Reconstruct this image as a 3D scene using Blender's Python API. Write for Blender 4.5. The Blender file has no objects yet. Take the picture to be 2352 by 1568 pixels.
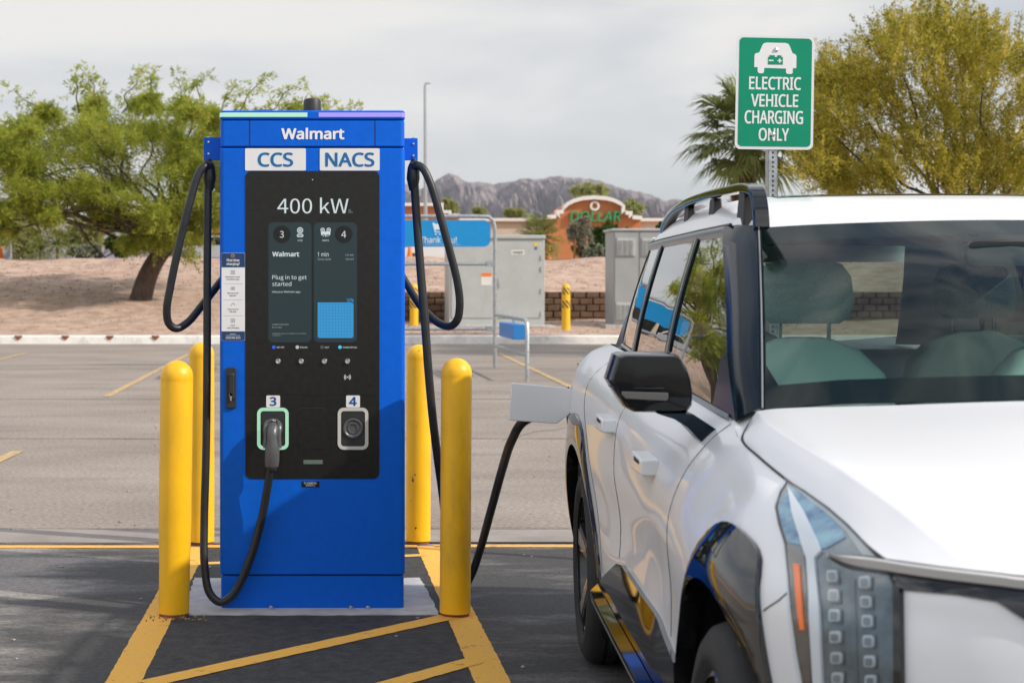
import bpy, bmesh, math, random
import numpy as np
from mathutils import Vector, Matrix
from mathutils import noise
from mathutils.bvhtree import BVHTree
from mathutils.geometry import delaunay_2d_cdt
R = math.radians
sc = bpy.context.scene
col = sc.collection

# ------------------------------------------------------------------ camera
FPX, EYE, VX, VY, WPX, HPX = 3800.0, 1.48, 750.0, 665.0, 2352.0, 1568.0
cd = bpy.data.cameras.new('camera'); cam = bpy.data.objects.new('camera', cd); col.objects.link(cam)
cam.location = (0, 0, EYE); cam.rotation_euler = (R(90), 0, 0)
cd.sensor_width = 36; cd.lens = FPX / WPX * 36
cd.shift_x = (WPX / 2 - VX) / WPX
cd.shift_y = -(HPX / 2 - VY) / WPX
cd.clip_start = .1; cd.clip_end = 20000
cd.dof.use_dof = True; cd.dof.focus_distance = 7.2; cd.dof.aperture_fstop = 6.0
sc.camera = cam

# ------------------------------------------------------------------ light
EL, AZ = R(35), R(24)
sun_dir = Vector((math.cos(EL) * math.cos(AZ), -math.cos(EL) * math.sin(AZ), math.sin(EL)))
sd = bpy.data.lights.new('sun', 'SUN'); sun = bpy.data.objects.new('sun', sd); col.objects.link(sun)
sd.energy = 2.9; sd.angle = R(0.9); sd.color = (1.0, .93, .83)
sun.rotation_euler = sun_dir.to_track_quat('Z', 'Y').to_euler()
w = bpy.data.worlds.new('World'); sc.world = w; w.use_nodes = True
nt = w.node_tree; nt.nodes.clear()
def nn(t, **k):
    n = nt.nodes.new(t)
    for a, b in k.items(): setattr(n, a, b)
    return n
wo = nn('ShaderNodeOutputWorld'); bg = nn('ShaderNodeBackground'); bg.inputs['Strength'].default_value = 0.1
sky = nn('ShaderNodeTexSky', sky_type='NISHITA'); sky.sun_disc = False
sky.sun_elevation = EL; sky.sun_rotation = math.atan2(sun_dir.x, sun_dir.y)
tc = nn('ShaderNodeTexCoord'); mp = nn('ShaderNodeMapping'); mp.inputs['Scale'].default_value = (1.0, 1.0, 4.5)
mp.inputs['Rotation'].default_value = (0, R(4), 0)
n1 = nn('ShaderNodeTexNoise'); n1.inputs['Scale'].default_value = 2.1; n1.inputs['Detail'].default_value = 6; n1.inputs['Roughness'].default_value = .5
n1.inputs['Distortion'].default_value = .4
rp = nn('ShaderNodeValToRGB'); e = rp.color_ramp.elements
e[0].position = .36; e[0].color = (.70, .70, .70, 1); e[1].position = .62; e[1].color = (.98, .98, .98, 1)
cl = nn('ShaderNodeValToRGB'); e = cl.color_ramp.elements
e[0].position = .40; e[0].color = (4.35, 4.5, 4.75, 1); e[1].position = .59; e[1].color = (6.5, 6.35, 6.15, 1)
mx = nn('ShaderNodeMixRGB')
L = nt.links.new
L(tc.outputs['Generated'], mp.inputs['Vector']); L(mp.outputs['Vector'], n1.inputs['Vector'])
L(n1.outputs['Fac'], rp.inputs['Fac']); L(n1.outputs['Fac'], cl.inputs['Fac'])
# overhead the cloud breaks up into wisps over blue
n2 = nn('ShaderNodeTexNoise'); n2.inputs['Scale'].default_value = 3.4; n2.inputs['Detail'].default_value = 8; n2.inputs['Roughness'].default_value = .58; n2.inputs['Distortion'].default_value = 1.2
L(tc.outputs['Generated'], n2.inputs['Vector'])
rw = nn('ShaderNodeValToRGB'); e = rw.color_ramp.elements; e[0].position = .44; e[0].color = (.04, .04, .04, 1); e[1].position = .66; e[1].color = (.95, .95, .95, 1)
L(n2.outputs['Fac'], rw.inputs['Fac'])
sz0 = nn('ShaderNodeSeparateXYZ'); L(tc.outputs['Generated'], sz0.inputs[0])
zf = nn('ShaderNodeMapRange', interpolation_type='SMOOTHSTEP'); zf.inputs['From Min'].default_value = .58; zf.inputs['From Max'].default_value = .86; L(sz0.outputs['Z'], zf.inputs['Value'])
mf = nn('ShaderNodeMixRGB'); L(zf.outputs[0], mf.inputs['Fac']); L(rp.outputs['Color'], mf.inputs['Color1']); L(rw.outputs['Color'], mf.inputs['Color2'])
L(mf.outputs['Color'], mx.inputs['Fac']); L(sky.outputs['Color'], mx.inputs['Color1']); L(cl.outputs['Color'], mx.inputs['Color2'])
# a hazy sky is brighter above than near the horizon
sxz = nn('ShaderNodeSeparateXYZ'); L(tc.outputs['Generated'], sxz.inputs[0])
zr = nn('ShaderNodeMapRange', interpolation_type='SMOOTHSTEP'); zr.inputs['From Min'].default_value = .22; zr.inputs['From Max'].default_value = .48; zr.inputs['To Min'].default_value = 1.0; zr.inputs['To Max'].default_value = 1.65
L(sxz.outputs['Z'], zr.inputs['Value'])
vm = nn('ShaderNodeVectorMath', operation='SCALE'); L(mx.outputs['Color'], vm.inputs[0]); L(zr.outputs[0], vm.inputs['Scale'])
L(vm.outputs[0], bg.inputs['Color']); L(bg.outputs['Background'], wo.inputs['Surface'])
vs = sc.view_settings; vs.view_transform = 'Standard'; vs.look = 'None'; vs.exposure = 0.45; vs.gamma = 1.0
sc.cycles.use_denoising = True
sc.cycles.max_bounces = 10; sc.cycles.transparent_max_bounces = 16

# ------------------------------------------------------------------ materials
MATS = {}
def mat(name, c=(.5, .5, .5), rough=.5, metal=0.0, coat=0.0, var=0.0, vscale=8.0, bump=0.0, bscale=60.0, ior=None, emit=None, estr=1.0, detail=5, trans=0.0, c2=None, coord='Object', ramp=(.35, .65), spec=None, stretch=None):
    m = bpy.data.materials.new(name); m.use_nodes = True; t = m.node_tree; p = t.nodes['Principled BSDF']
    p.inputs['Base Color'].default_value = (*c, 1); p.inputs['Roughness'].default_value = rough
    p.inputs['Metallic'].default_value = metal; p.inputs['Coat Weight'].default_value = coat; p.inputs['Coat Roughness'].default_value = .03
    if ior: p.inputs['IOR'].default_value = ior
    if spec is not None: p.inputs['Specular IOR Level'].default_value = spec
    if emit: p.inputs['Emission Color'].default_value = (*emit, 1); p.inputs['Emission Strength'].default_value = estr
    if var or bump or c2:
        tcn = t.nodes.new('ShaderNodeTexCoord'); src = tcn.outputs[coord]
        if stretch:
            mpn = t.nodes.new('ShaderNodeMapping'); mpn.inputs['Scale'].default_value = stretch
            t.links.new(src, mpn.inputs['Vector']); src = mpn.outputs['Vector']
        if var or c2:
            nz = t.nodes.new('ShaderNodeTexNoise'); nz.inputs['Scale'].default_value = vscale; nz.inputs['Detail'].default_value = detail
            nz.inputs['Roughness'].default_value = .62
            t.links.new(src, nz.inputs['Vector'])
            cr = t.nodes.new('ShaderNodeValToRGB'); cr.color_ramp.elements[0].position = ramp[0]; cr.color_ramp.elements[1].position = ramp[1]
            a = tuple(x * (1 - var) for x in c) if not c2 else c; b = tuple(min(1, x * (1 + var)) for x in c) if not c2 else c2
            cr.color_ramp.elements[0].color = (*a, 1); cr.color_ramp.elements[1].color = (*b, 1)
            t.links.new(nz.outputs['Fac'], cr.inputs['Fac']); t.links.new(cr.outputs['Color'], p.inputs['Base Color'])
        if bump:
            nb = t.nodes.new('ShaderNodeTexNoise'); nb.inputs['Scale'].default_value = bscale; nb.inputs['Detail'].default_value = 4
            bp = t.nodes.new('ShaderNodeBump'); bp.inputs['Strength'].default_value = bump; bp.inputs['Distance'].default_value = .02
            t.links.new(src, nb.inputs['Vector']); t.links.new(nb.outputs['Fac'], bp.inputs['Height']); t.links.new(bp.outputs['Normal'], p.inputs['Normal'])
    MATS[name] = m
    return m
def leafmat(name, cols, tr=.35):
    m = bpy.data.materials.new(name); m.use_nodes = True; t = m.node_tree; t.nodes.remove(t.nodes['Principled BSDF'])
    out = t.nodes['Material Output']
    g = t.nodes.new('ShaderNodeNewGeometry'); cr = t.nodes.new('ShaderNodeValToRGB')
    el = cr.color_ramp.elements
    while len(el) < len(cols): el.new(.5)
    for i, c in enumerate(cols): el[i].position = i / max(1, len(cols) - 1); el[i].color = (*c, 1)
    d = t.nodes.new('ShaderNodeBsdfDiffuse'); tl = t.nodes.new('ShaderNodeBsdfTranslucent'); mxs = t.nodes.new('ShaderNodeMixShader'); mxs.inputs[0].default_value = tr
    ta = t.nodes.new('ShaderNodeAttribute'); ta.attribute_name = 'tint'
    m1 = t.nodes.new('ShaderNodeMath'); m1.operation = 'MULTIPLY'; m1.inputs[1].default_value = .45; t.links.new(g.outputs['Random Per Island'], m1.inputs[0])
    m2 = t.nodes.new('ShaderNodeMath'); m2.operation = 'MULTIPLY_ADD'; m2.inputs[1].default_value = .55; t.links.new(ta.outputs['Fac'], m2.inputs[0]); t.links.new(m1.outputs[0], m2.inputs[2])
    t.links.new(m2.outputs[0], cr.inputs['Fac'])
    t.links.new(cr.outputs['Color'], d.inputs['Color']); t.links.new(cr.outputs['Color'], tl.inputs['Color'])
    t.links.new(d.outputs[0], mxs.inputs[1]); t.links.new(tl.outputs[0], mxs.inputs[2]); t.links.new(mxs.outputs[0], out.inputs['Surface'])
    MATS[name] = m; return m
def glassmat(name, tint, ior=1.5, boost=1.0):
    m = bpy.data.materials.new(name); m.use_nodes = True; t = m.node_tree; t.nodes.remove(t.nodes['Principled BSDF'])
    out = t.nodes['Material Output']; tr = t.nodes.new('ShaderNodeBsdfTransparent'); tr.inputs['Color'].default_value = (*tint, 1)
    gl = t.nodes.new('ShaderNodeBsdfGlossy'); gl.inputs['Roughness'].default_value = 0.0; gl.inputs['Color'].default_value = (1, 1, 1, 1)
    fr = t.nodes.new('ShaderNodeFresnel'); fr.inputs['IOR'].default_value = ior
    geo = t.nodes.new('ShaderNodeNewGeometry'); inv = t.nodes.new('ShaderNodeMath'); inv.operation = 'SUBTRACT'; inv.inputs[0].default_value = 1.0
    mu = t.nodes.new('ShaderNodeMath'); mu.operation = 'MULTIPLY'; mu2 = t.nodes.new('ShaderNodeMath'); mu2.operation = 'MULTIPLY'; mu2.inputs[1].default_value = boost
    t.links.new(geo.outputs['Backfacing'], inv.inputs[1]); t.links.new(fr.outputs[0], mu.inputs[0]); t.links.new(inv.outputs[0], mu.inputs[1])
    t.links.new(mu.outputs[0], mu2.inputs[0]); mu2.use_clamp = True
    mxs = t.nodes.new('ShaderNodeMixShader'); t.links.new(mu2.outputs[0], mxs.inputs[0]); t.links.new(tr.outputs[0], mxs.inputs[1]); t.links.new(gl.outputs[0], mxs.inputs[2])
    t.links.new(mxs.outputs[0], out.inputs['Surface']); MATS[name] = m; return m

M = {}
M['blue'] = mat('charger_blue_paint', (.0, .115, .64), .45, spec=.2, var=.05, vscale=30, bump=.02, bscale=500)
M['blue_gap'] = mat('charger_gap', (.002, .01, .05), .6)
M['panel'] = mat('black_panel_glass', (.013, .013, .012), .22, spec=.35, var=.2, vscale=40)
M['screen_card'] = mat('screen_card', (.004, .008, .01), .25, emit=(.010, .022, .026), estr=.8)
M['screen_black'] = mat('screen_black', (.004, .004, .004), .25)
M['scr_white'] = mat('screen_text_white', (.1, .1, .1), .4, emit=(.50, .57, .58), estr=.75)
M['scr_dim'] = mat('screen_text_dim', (.05, .05, .05), .4, emit=(.30, .36, .37), estr=.6)
M['scr_blue'] = mat('screen_text_blue', (.02, .05, .1), .4, emit=(.02, .30, .62), estr=.9)
M['scr_cyan'] = mat('screen_dots', (.02, .05, .1), .4, emit=(.03, .34, .56), estr=.8)
M['scr_dblue'] = mat('screen_dot_field', (.01, .03, .1), .4, emit=(.003, .10, .36), estr=.7)
M['led_green'] = mat('led_bar_green', (.10, .14, .11), .4, emit=(.40, .72, .52), estr=.72)
M['led_violet'] = mat('led_bar_violet', (.10, .08, .14), .4, emit=(.34, .27, .86), estr=.72)
M['ring_green'] = mat('socket_ring_lit', (.12, .2, .14), .4, emit=(.28, .52, .36), estr=.75)
M['ring_white'] = mat('socket_ring_white', (.55, .53, .49), .4)
M['sticker'] = mat('sticker_white', (.74, .74, .74), .45, var=.02)
M['sticker_blue'] = mat('sticker_text_blue', (.0, .13, .36), .5)
M['navy'] = mat('sticker_navy', (.008, .04, .13), .5)
M['yellow_ink'] = mat('spark_yellow', (.75, .38, .02), .5)
M['ink'] = mat('ink_grey', (.10, .10, .13), .6)
M['white_letter'] = mat('white_lettering', (.82, .82, .80), .45)
M['rubber'] = mat('black_rubber', (.016, .017, .019), .42, var=.25, vscale=20, bump=.03, bscale=200)
M['plug'] = mat('plug_plastic', (.085, .087, .09), .33, var=.1, vscale=30)
M['dark'] = mat('dark_plastic', (.022, .023, .025), .5, var=.1)
M['metal'] = mat('bright_steel', (.62, .62, .60), .25, metal=1)
M['galv'] = mat('galvanised_steel', (.42, .44, .45), .42, metal=.75, var=.2, vscale=25)
M['lcd'] = mat('lcd_strip', (.13, .17, .14), .3)
M['yellow'] = mat('bollard_yellow', (.90, .485, .006), .42, var=.07, vscale=7, bump=.03, bscale=35, coat=.1, stretch=(1, 1, .4))
M['yellow_old'] = mat('road_paint_worn', (.62, .40, .16), .85, c2=(.34, .25, .16), vscale=9, ramp=(.35, .75), bump=.2, bscale=90)
M['yellow_paint'] = mat('road_paint_yellow', (.90, .45, .05), .85, c2=(.84, .46, .09), vscale=14, ramp=(.3, .7), bump=.35, bscale=140)
M['concrete'] = mat('pale_concrete', (.46, .44, .42), .85, var=.14, vscale=9, bump=.2, bscale=90)
M['kerb'] = mat('kerb_concrete', (.78, .75, .70), .85, var=.08, vscale=3, bump=.2)
M['rust'] = mat('rust_stain', (.22, .075, .045), .9, var=.3, vscale=20)
M['gravel'] = mat('decomposed_granite', (.33, .215, .155), .95, c2=(.54, .39, .30), vscale=2.2, detail=14, ramp=(.36, .68), bump=.35, bscale=22)
M['plain'] = mat('desert_plain', (.40, .28, .21), .95, var=.2, vscale=.2, bump=.2)
M['block'] = mat('retaining_block', (.105, .06, .035), .95, c2=(.19, .115, .07), vscale=6, ramp=(.3, .7), bump=.8, bscale=30)
M['cab'] = mat('cabinet_grey_paint', (.44, .46, .45), .5, var=.05, vscale=2)
M['orange_wall'] = mat('orange_stucco', (.50, .185, .07), .9, var=.08, vscale=.8, bump=.1)
M['beige_wall'] = mat('beige_stucco', (.56, .48, .37), .9, var=.06, vscale=.8)
M['cornice'] = mat('white_cornice', (.72, .70, .66), .8, var=.04)
M['green_letter'] = mat('green_letters', (.025, .30, .11), .5)
M['shop_glass'] = mat('shop_window', (.015, .015, .016), .15)
M['corral_blue'] = mat('corral_sign_blue', (.0, .25, .58), .5, var=.04)
M['sign_green'] = mat('sign_green', (.0, .255, .14), .5, var=.04, vscale=6, spec=.25)
M['bark'] = mat('bark', (.06, .04, .03), .95, c2=(.125, .085, .06), vscale=12, bump=1.0, bscale=18, stretch=(1, 1, .3))
M['palm_bark'] = mat('palm_skirt', (.10, .045, .02), .95, c2=(.20, .10, .05), vscale=14, bump=1.0, bscale=20, stretch=(1, 1, .3))
M['mountain'] = mat('mountain_rock', (.125, .105, .115), .95, c2=(.26, .215, .205), vscale=.022, detail=12, ramp=(.38, .66))
M['orange'] = mat('cone_orange', (.8, .2, .02), .6)
M['leaf_mesq'] = leafmat('mesquite_leaf', [(.17, .22, .035), (.27, .33, .05), (.39, .43, .07), (.50, .51, .10), (.62, .57, .11)], .62)
M['leaf_yel'] = leafmat('yellow_spray_leaf', [(.11, .115, .02), (.22, .21, .03), (.38, .33, .05), (.56, .455, .08), (.78, .62, .15)], .5)
M['leaf_palm'] = leafmat('palm_leaf', [(.09, .13, .03), (.20, .23, .07), (.34, .34, .13)], .35)
M['leaf_dark'] = leafmat('dark_shrub_leaf', [(.03, .06, .015), (.06, .105, .024), (.09, .14, .035)], .3)
M['leaf_sage'] = leafmat('sage_leaf', [(.16, .19, .13), (.26, .29, .21), (.33, .35, .26)], .2)
M['leaf_mid'] = leafmat('mid_shrub_leaf', [(.24, .27, .10), (.38, .39, .16), (.52, .50, .24)], .45)
M['leaf_pale'] = leafmat('pale_tree_leaf', [(.20, .19, .13), (.32, .30, .22), (.40, .38, .29)], .3)
M['paint'] = mat('white_car_paint', (.79, .79, .795), .28, coat=.34, spec=.35)
M['gloss_black'] = mat('piano_black', (.006, .0065, .007), .04, ior=1.62)
M['pillar'] = mat('pillar_black', (.006, .013, .022), .16, spec=.16)
M['trim'] = mat('trim_black', (.012, .012, .013), .45)
M['tyre'] = mat('tyre_rubber', (.022, .022, .022), .75, bump=.15, bscale=120, var=.2)
M['rim'] = mat('rim_dark', (.035, .037, .04), .22, metal=.5, coat=.6)
M['rim_silver'] = mat('rim_silver', (.45, .46, .47), .25, metal=.9)
M['satin'] = mat('satin_trim', (.34, .345, .35), .28, metal=.6)
M['lamp_bar'] = mat('light_bar', (.66, .64, .62), .35, coat=.3)
M['lamp_house'] = mat('lamp_housing', (.095, .125, .14), .22, metal=.3, coat=.6, var=.3, vscale=30)
M['lamp_led'] = mat('lamp_led', (.56, .60, .62), .15, coat=1)
M['lamp_blue'] = mat('lamp_reflector', (.006, .07, .22), .12, metal=.5, c2=(.24, .44, .52), vscale=9, ramp=(.40, .62))
M['amber'] = mat('amber_reflector_glow', (.85, .16, .01), .3, emit=(.45, .07, .0), estr=.35)  # unlit reflector strip, brightened by a faint glow in its material
M['amber_dark'] = mat('amber_smoked', (.06, .035, .015), .2, coat=1)
M['seat'] = mat('seat_fabric', (.72, .74, .71), .7, bump=.1, bscale=300)
M['headrest_mesh'] = mat('headrest_mesh', (.30, .32, .31), .8, c2=(.48, .50, .48), vscale=420, ramp=(.45, .55))
M['cabin'] = mat('cabin_dark', (.03, .033, .034), .8)
M['wshield'] = glassmat('windscreen_glass', (.55, .80, .74), 1.5, .75)
M['sglass'] = glassmat('side_glass', (.07, .085, .085), 2.2, 1.25)
M['fglass'] = glassmat('front_side_glass', (.45, .55, .52), 2.2, 1.25)
M['rglass'] = glassmat('rear_glass', (.40, .37, .34), 1.4, .6)
M['lens'] = glassmat('lens_clear', (.90, .93, .95), 1.5, .35)

def wear(m, c, scale, stretch, p0, p1, amt=1.0):
    t = m.node_tree; p = t.nodes['Principled BSDF']; inp = p.inputs['Base Color']; mxn = t.nodes.new('ShaderNodeMixRGB')
    if inp.links: t.links.new(inp.links[0].from_socket, mxn.inputs['Color1'])
    else: mxn.inputs['Color1'].default_value = inp.default_value[:]
    mxn.inputs['Color2'].default_value = (*c, 1)
    tcn = t.nodes.new('ShaderNodeTexCoord'); mm = t.nodes.new('ShaderNodeMapping'); mm.inputs['Scale'].default_value = stretch; t.links.new(tcn.outputs['Object'], mm.inputs['Vector'])
    n = t.nodes.new('ShaderNodeTexNoise'); n.inputs['Scale'].default_value = scale; n.inputs['Detail'].default_value = 9; n.inputs['Roughness'].default_value = .68; t.links.new(mm.outputs['Vector'], n.inputs['Vector'])
    r = t.nodes.new('ShaderNodeMapRange'); r.inputs['From Min'].default_value = p0; r.inputs['From Max'].default_value = p1; r.inputs['To Max'].default_value = amt; t.links.new(n.outputs['Fac'], r.inputs['Value'])
    t.links.new(r.outputs[0], mxn.inputs['Fac']); t.links.new(mxn.outputs['Color'], inp)
wear(M['yellow'], (.40, .25, .05), 5, (1, 1, .35), .54, .76, .6); wear(M['yellow'], (.10, .07, .04), 16, (1, 1, .5), .69, .72, .8)
wear(M['yellow_paint'], (.16, .12, .07), 9, (1, 1, 1), .60, .70, .75); wear(M['yellow_paint'], (.07, .065, .06), 60, (1, 1, 1), .62, .68, .8)
wear(M['yellow_old'], (.22, .19, .165), 6, (1, 1, 1), .50, .66, .8)
wear(M['cab'], (.30, .28, .24), 2.2, (1, 1, .25), .58, .80, .5); wear(M['blue'], (.02, .16, .62), 4, (1, 1, .5), .60, .80, .35); wear(M['kerb'], (.40, .34, .28), 1.6, (1, 1, 1), .52, .70, .7)
wear(M['concrete'], (.33, .31, .28), 3.5, (1, 1, 1), .52, .68, .6)
def asphalt():
    m = bpy.data.materials.new('old_asphalt'); m.use_nodes = True; t = m.node_tree; p = t.nodes['Principled BSDF']
    tcn = t.nodes.new('ShaderNodeTexCoord'); o = tcn.outputs['Object']
    def noise(scale, det, stretch=None):
        n = t.nodes.new('ShaderNodeTexNoise'); n.inputs['Scale'].default_value = scale; n.inputs['Detail'].default_value = det; n.inputs['Roughness'].default_value = .6
        if stretch:
            mm = t.nodes.new('ShaderNodeMapping'); mm.inputs['Scale'].default_value = stretch; t.links.new(o, mm.inputs['Vector']); t.links.new(mm.outputs['Vector'], n.inputs['Vector'])
        else: t.links.new(o, n.inputs['Vector'])
        return n.outputs['Fac']
    def ramp(src, p0, c0, p1, c1):
        r = t.nodes.new('ShaderNodeValToRGB'); r.color_ramp.elements[0].position = p0; r.color_ramp.elements[0].color = (*c0, 1); r.color_ramp.elements[1].position = p1; r.color_ramp.elements[1].color = (*c1, 1)
        t.links.new(src, r.inputs['Fac']); return r.outputs['Color']
    base = ramp(noise(.45, 8, (.8, 1.15, 1)), .34, (.238, .196, .162), .66, (.325, .274, .232))
    fine = ramp(noise(30, 9), .34, (.66, .66, .66), .66, (1.28, 1.28, 1.28))
    mul = t.nodes.new('ShaderNodeMixRGB'); mul.blend_type = 'MULTIPLY'; mul.inputs['Fac'].default_value = 1
    t.links.new(base, mul.inputs['Color1']); t.links.new(fine, mul.inputs['Color2'])
    st = ramp(noise(.7, 7, (.5, 1.5, 1)), .55, (0, 0, 0), .72, (1, 1, 1))
    mx2 = t.nodes.new('ShaderNodeMixRGB'); t.links.new(st, mx2.inputs['Fac']); t.links.new(mul.outputs['Color'], mx2.inputs['Color1']); mx2.inputs['Color2'].default_value = (.115, .098, .088, 1)
    half = t.nodes.new('ShaderNodeMath'); half.operation = 'MULTIPLY'; half.inputs[1].default_value = .45; t.links.new(st, half.inputs[0]); t.links.new(half.outputs[0], mx2.inputs['Fac'])
    # pale chips of stone and litter
    vo = t.nodes.new('ShaderNodeTexVoronoi'); vo.inputs['Scale'].default_value = 5.5; t.links.new(o, vo.inputs['Vector'])
    lt = ramp(vo.outputs['Distance'], .03, (1, 1, 1), .05, (0, 0, 0))
    mx3 = t.nodes.new('ShaderNodeMixRGB'); t.links.new(lt, mx3.inputs['Fac']); t.links.new(mx2.outputs['Color'], mx3.inputs['Color1']); mx3.inputs['Color2'].default_value = (.40, .36, .33, 1)
    t.links.new(mx3.outputs['Color'], p.inputs['Base Color']); p.inputs['Roughness'].default_value = .9
    bp = t.nodes.new('ShaderNodeBump'); bp.inputs['Strength'].default_value = .35; bp.inputs['Distance'].default_value = .01
    t.links.new(noise(70, 4), bp.inputs['Height']); t.links.new(bp.outputs['Normal'], p.inputs['Normal'])
    return m
def sealcoat():
    m = bpy.data.materials.new('fresh_asphalt'); m.use_nodes = True; t = m.node_tree; p = t.nodes['Principled BSDF']
    tcn = t.nodes.new('ShaderNodeTexCoord'); o = tcn.outputs['Object']
    mm = t.nodes.new('ShaderNodeMapping'); mm.inputs['Scale'].default_value = (.6, 1.5, 1); t.links.new(o, mm.inputs['Vector'])
    n = t.nodes.new('ShaderNodeTexNoise'); n.inputs['Scale'].default_value = 1.5; n.inputs['Detail'].default_value = 9; n.inputs['Roughness'].default_value = .68; t.links.new(mm.outputs['Vector'], n.inputs['Vector'])
    # dust blown in from the left of the island
    sx = t.nodes.new('ShaderNodeSeparateXYZ'); t.links.new(o, sx.inputs[0])
    mr = t.nodes.new('ShaderNodeMapRange'); mr.inputs['From Min'].default_value = -1.0; mr.inputs['From Max'].default_value = -2.0; mr.inputs['To Min'].default_value = -.06; mr.inputs['To Max'].default_value = .24
    t.links.new(sx.outputs['X'], mr.inputs['Value'])
    ad = t.nodes.new('ShaderNodeMath'); ad.operation = 'ADD'; t.links.new(n.outputs['Fac'], ad.inputs[0]); t.links.new(mr.outputs[0], ad.inputs[1])
    r = t.nodes.new('ShaderNodeValToRGB'); el = r.color_ramp.elements
    el[0].position = .45; el[0].color = (.048, .046, .044, 1); el[1].position = .66; el[1].color = (.27, .24, .21, 1)
    k = el.new(.55); k.color = (.115, .107, .10, 1)
    t.links.new(ad.outputs[0], r.inputs['Fac'])
    n2 = t.nodes.new('ShaderNodeTexNoise'); n2.inputs['Scale'].default_value = 46; n2.inputs['Detail'].default_value = 6; n2.inputs['Roughness'].default_value = .75; t.links.new(o, n2.inputs['Vector'])
    r2 = t.nodes.new('ShaderNodeValToRGB'); r2.color_ramp.elements[0].position = .3; r2.color_ramp.elements[0].color = (.55, .55, .55, 1); r2.color_ramp.elements[1].position = .72; r2.color_ramp.elements[1].color = (1.6, 1.6, 1.6, 1)
    t.links.new(n2.outputs['Fac'], r2.inputs['Fac'])
    mul = t.nodes.new('ShaderNodeMixRGB'); mul.blend_type = 'MULTIPLY'; mul.inputs['Fac'].default_value = 1; t.links.new(r.outputs['Color'], mul.inputs['Color1']); t.links.new(r2.outputs['Color'], mul.inputs['Color2'])
    t.links.new(mul.outputs['Color'], p.inputs['Base Color']); p.inputs['Roughness'].default_value = .85
    bp = t.nodes.new('ShaderNodeBump'); bp.inputs['Strength'].default_value = .6; bp.inputs['Distance'].default_value = .008
    t.links.new(n2.outputs['Fac'], bp.inputs['Height']); t.links.new(bp.outputs['Normal'], p.inputs['Normal'])
    return m
M['asphalt'] = asphalt(); M['seal'] = sealcoat()

# ------------------------------------------------------------------ mesh helpers
class MB:
    def __init__(s): s.v = []; s.f = []
    def add(s, vs, fs):
        o = len(s.v); s.v += [tuple(x) for x in vs]; s.f += [tuple(i + o for i in f) for f in fs]
    def box(s, x0, x1, y0, y1, z0, z1):
        s.add([(x0, y0, z0), (x1, y0, z0), (x1, y1, z0), (x0, y1, z0), (x0, y0, z1), (x1, y0, z1), (x1, y1, z1), (x0, y1, z1)],
              [(0, 3, 2, 1), (4, 5, 6, 7), (0, 1, 5, 4), (1, 2, 6, 5), (2, 3, 7, 6), (3, 0, 4, 7)])
    def loft(s, rings, caps=True, closed=True):
        n = len(rings[0]); vs = [p for r in rings for p in r]; fs = []
        for i in range(len(rings) - 1):
            for j in range(n if closed else n - 1):
                a = i * n + j; b = i * n + (j + 1) % n; fs.append((a, b, b + n, a + n))
        if caps and closed:
            fs.append(tuple(range(n))[::-1]); fs.append(tuple(range((len(rings) - 1) * n, len(rings) * n)))
        s.add(vs, fs)
    def tube(s, pts, r, seg=10, smooth=0, caps=True):
        pts = [Vector(p) for p in pts]
        if smooth: pts = [Vector(p) for p in crom(pts, smooth)]
        rs = r if isinstance(r, (list, tuple)) else [r] * len(pts)
        if len(rs) != len(pts): rs = list(np.interp(np.linspace(0, 1, len(pts)), np.linspace(0, 1, len(rs)), rs))
        rings = []; nrm = None
        for i, p in enumerate(pts):
            t = (pts[min(i + 1, len(pts) - 1)] - pts[max(i - 1, 0)]).normalized()
            if nrm is None:
                nrm = t.orthogonal().normalized()
            else:
                nrm = (nrm - t * nrm.dot(t)); nrm = nrm.normalized() if nrm.length > 1e-6 else t.orthogonal().normalized()
            b = t.cross(nrm)
            rings.append([p + (nrm * math.cos(a) + b * math.sin(a)) * rs[i] for a in [2 * math.pi * k / seg for k in range(seg)]])
        s.loft(rings, caps)
    def lathe(s, prof, c=(0, 0, 0), seg=32, axis='z', lean=(0, 0), caps=True):
        rings = []
        for r, h in prof:
            ring = []
            for k in range(seg):
                a = 2 * math.pi * k / seg; u, v = r * math.cos(a), r * math.sin(a)
                if axis == 'z': ring.append((c[0] + u + lean[0] * h, c[1] + v + lean[1] * h, c[2] + h))
                elif axis == 'y': ring.append((c[0] + u, c[1] + h, c[2] + v))
                else: ring.append((c[0] + h, c[1] + u, c[2] + v))
            rings.append(ring)
        s.loft(rings, caps)
    def grid(s, rows, closed=False):
        n = len(rows[0]); fs = []
        for i in range(len(rows) - 1):
            for j in range(n - 1): fs.append((i * n + j, i * n + j + 1, (i + 1) * n + j + 1, (i + 1) * n + j))
        s.add([p for r in rows for p in r], fs)
    def prism(s, poly, f, d0, d1):
        """poly: 2D outline; f(u, v, d) -> 3D; solid between depths d0 and d1"""
        a = [f(u, v, d0) for u, v in poly]; b = [f(u, v, d1) for u, v in poly]; s.loft([a, b], True)
    def flat(s, poly3): s.add(poly3, [tuple(range(len(poly3)))])

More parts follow.
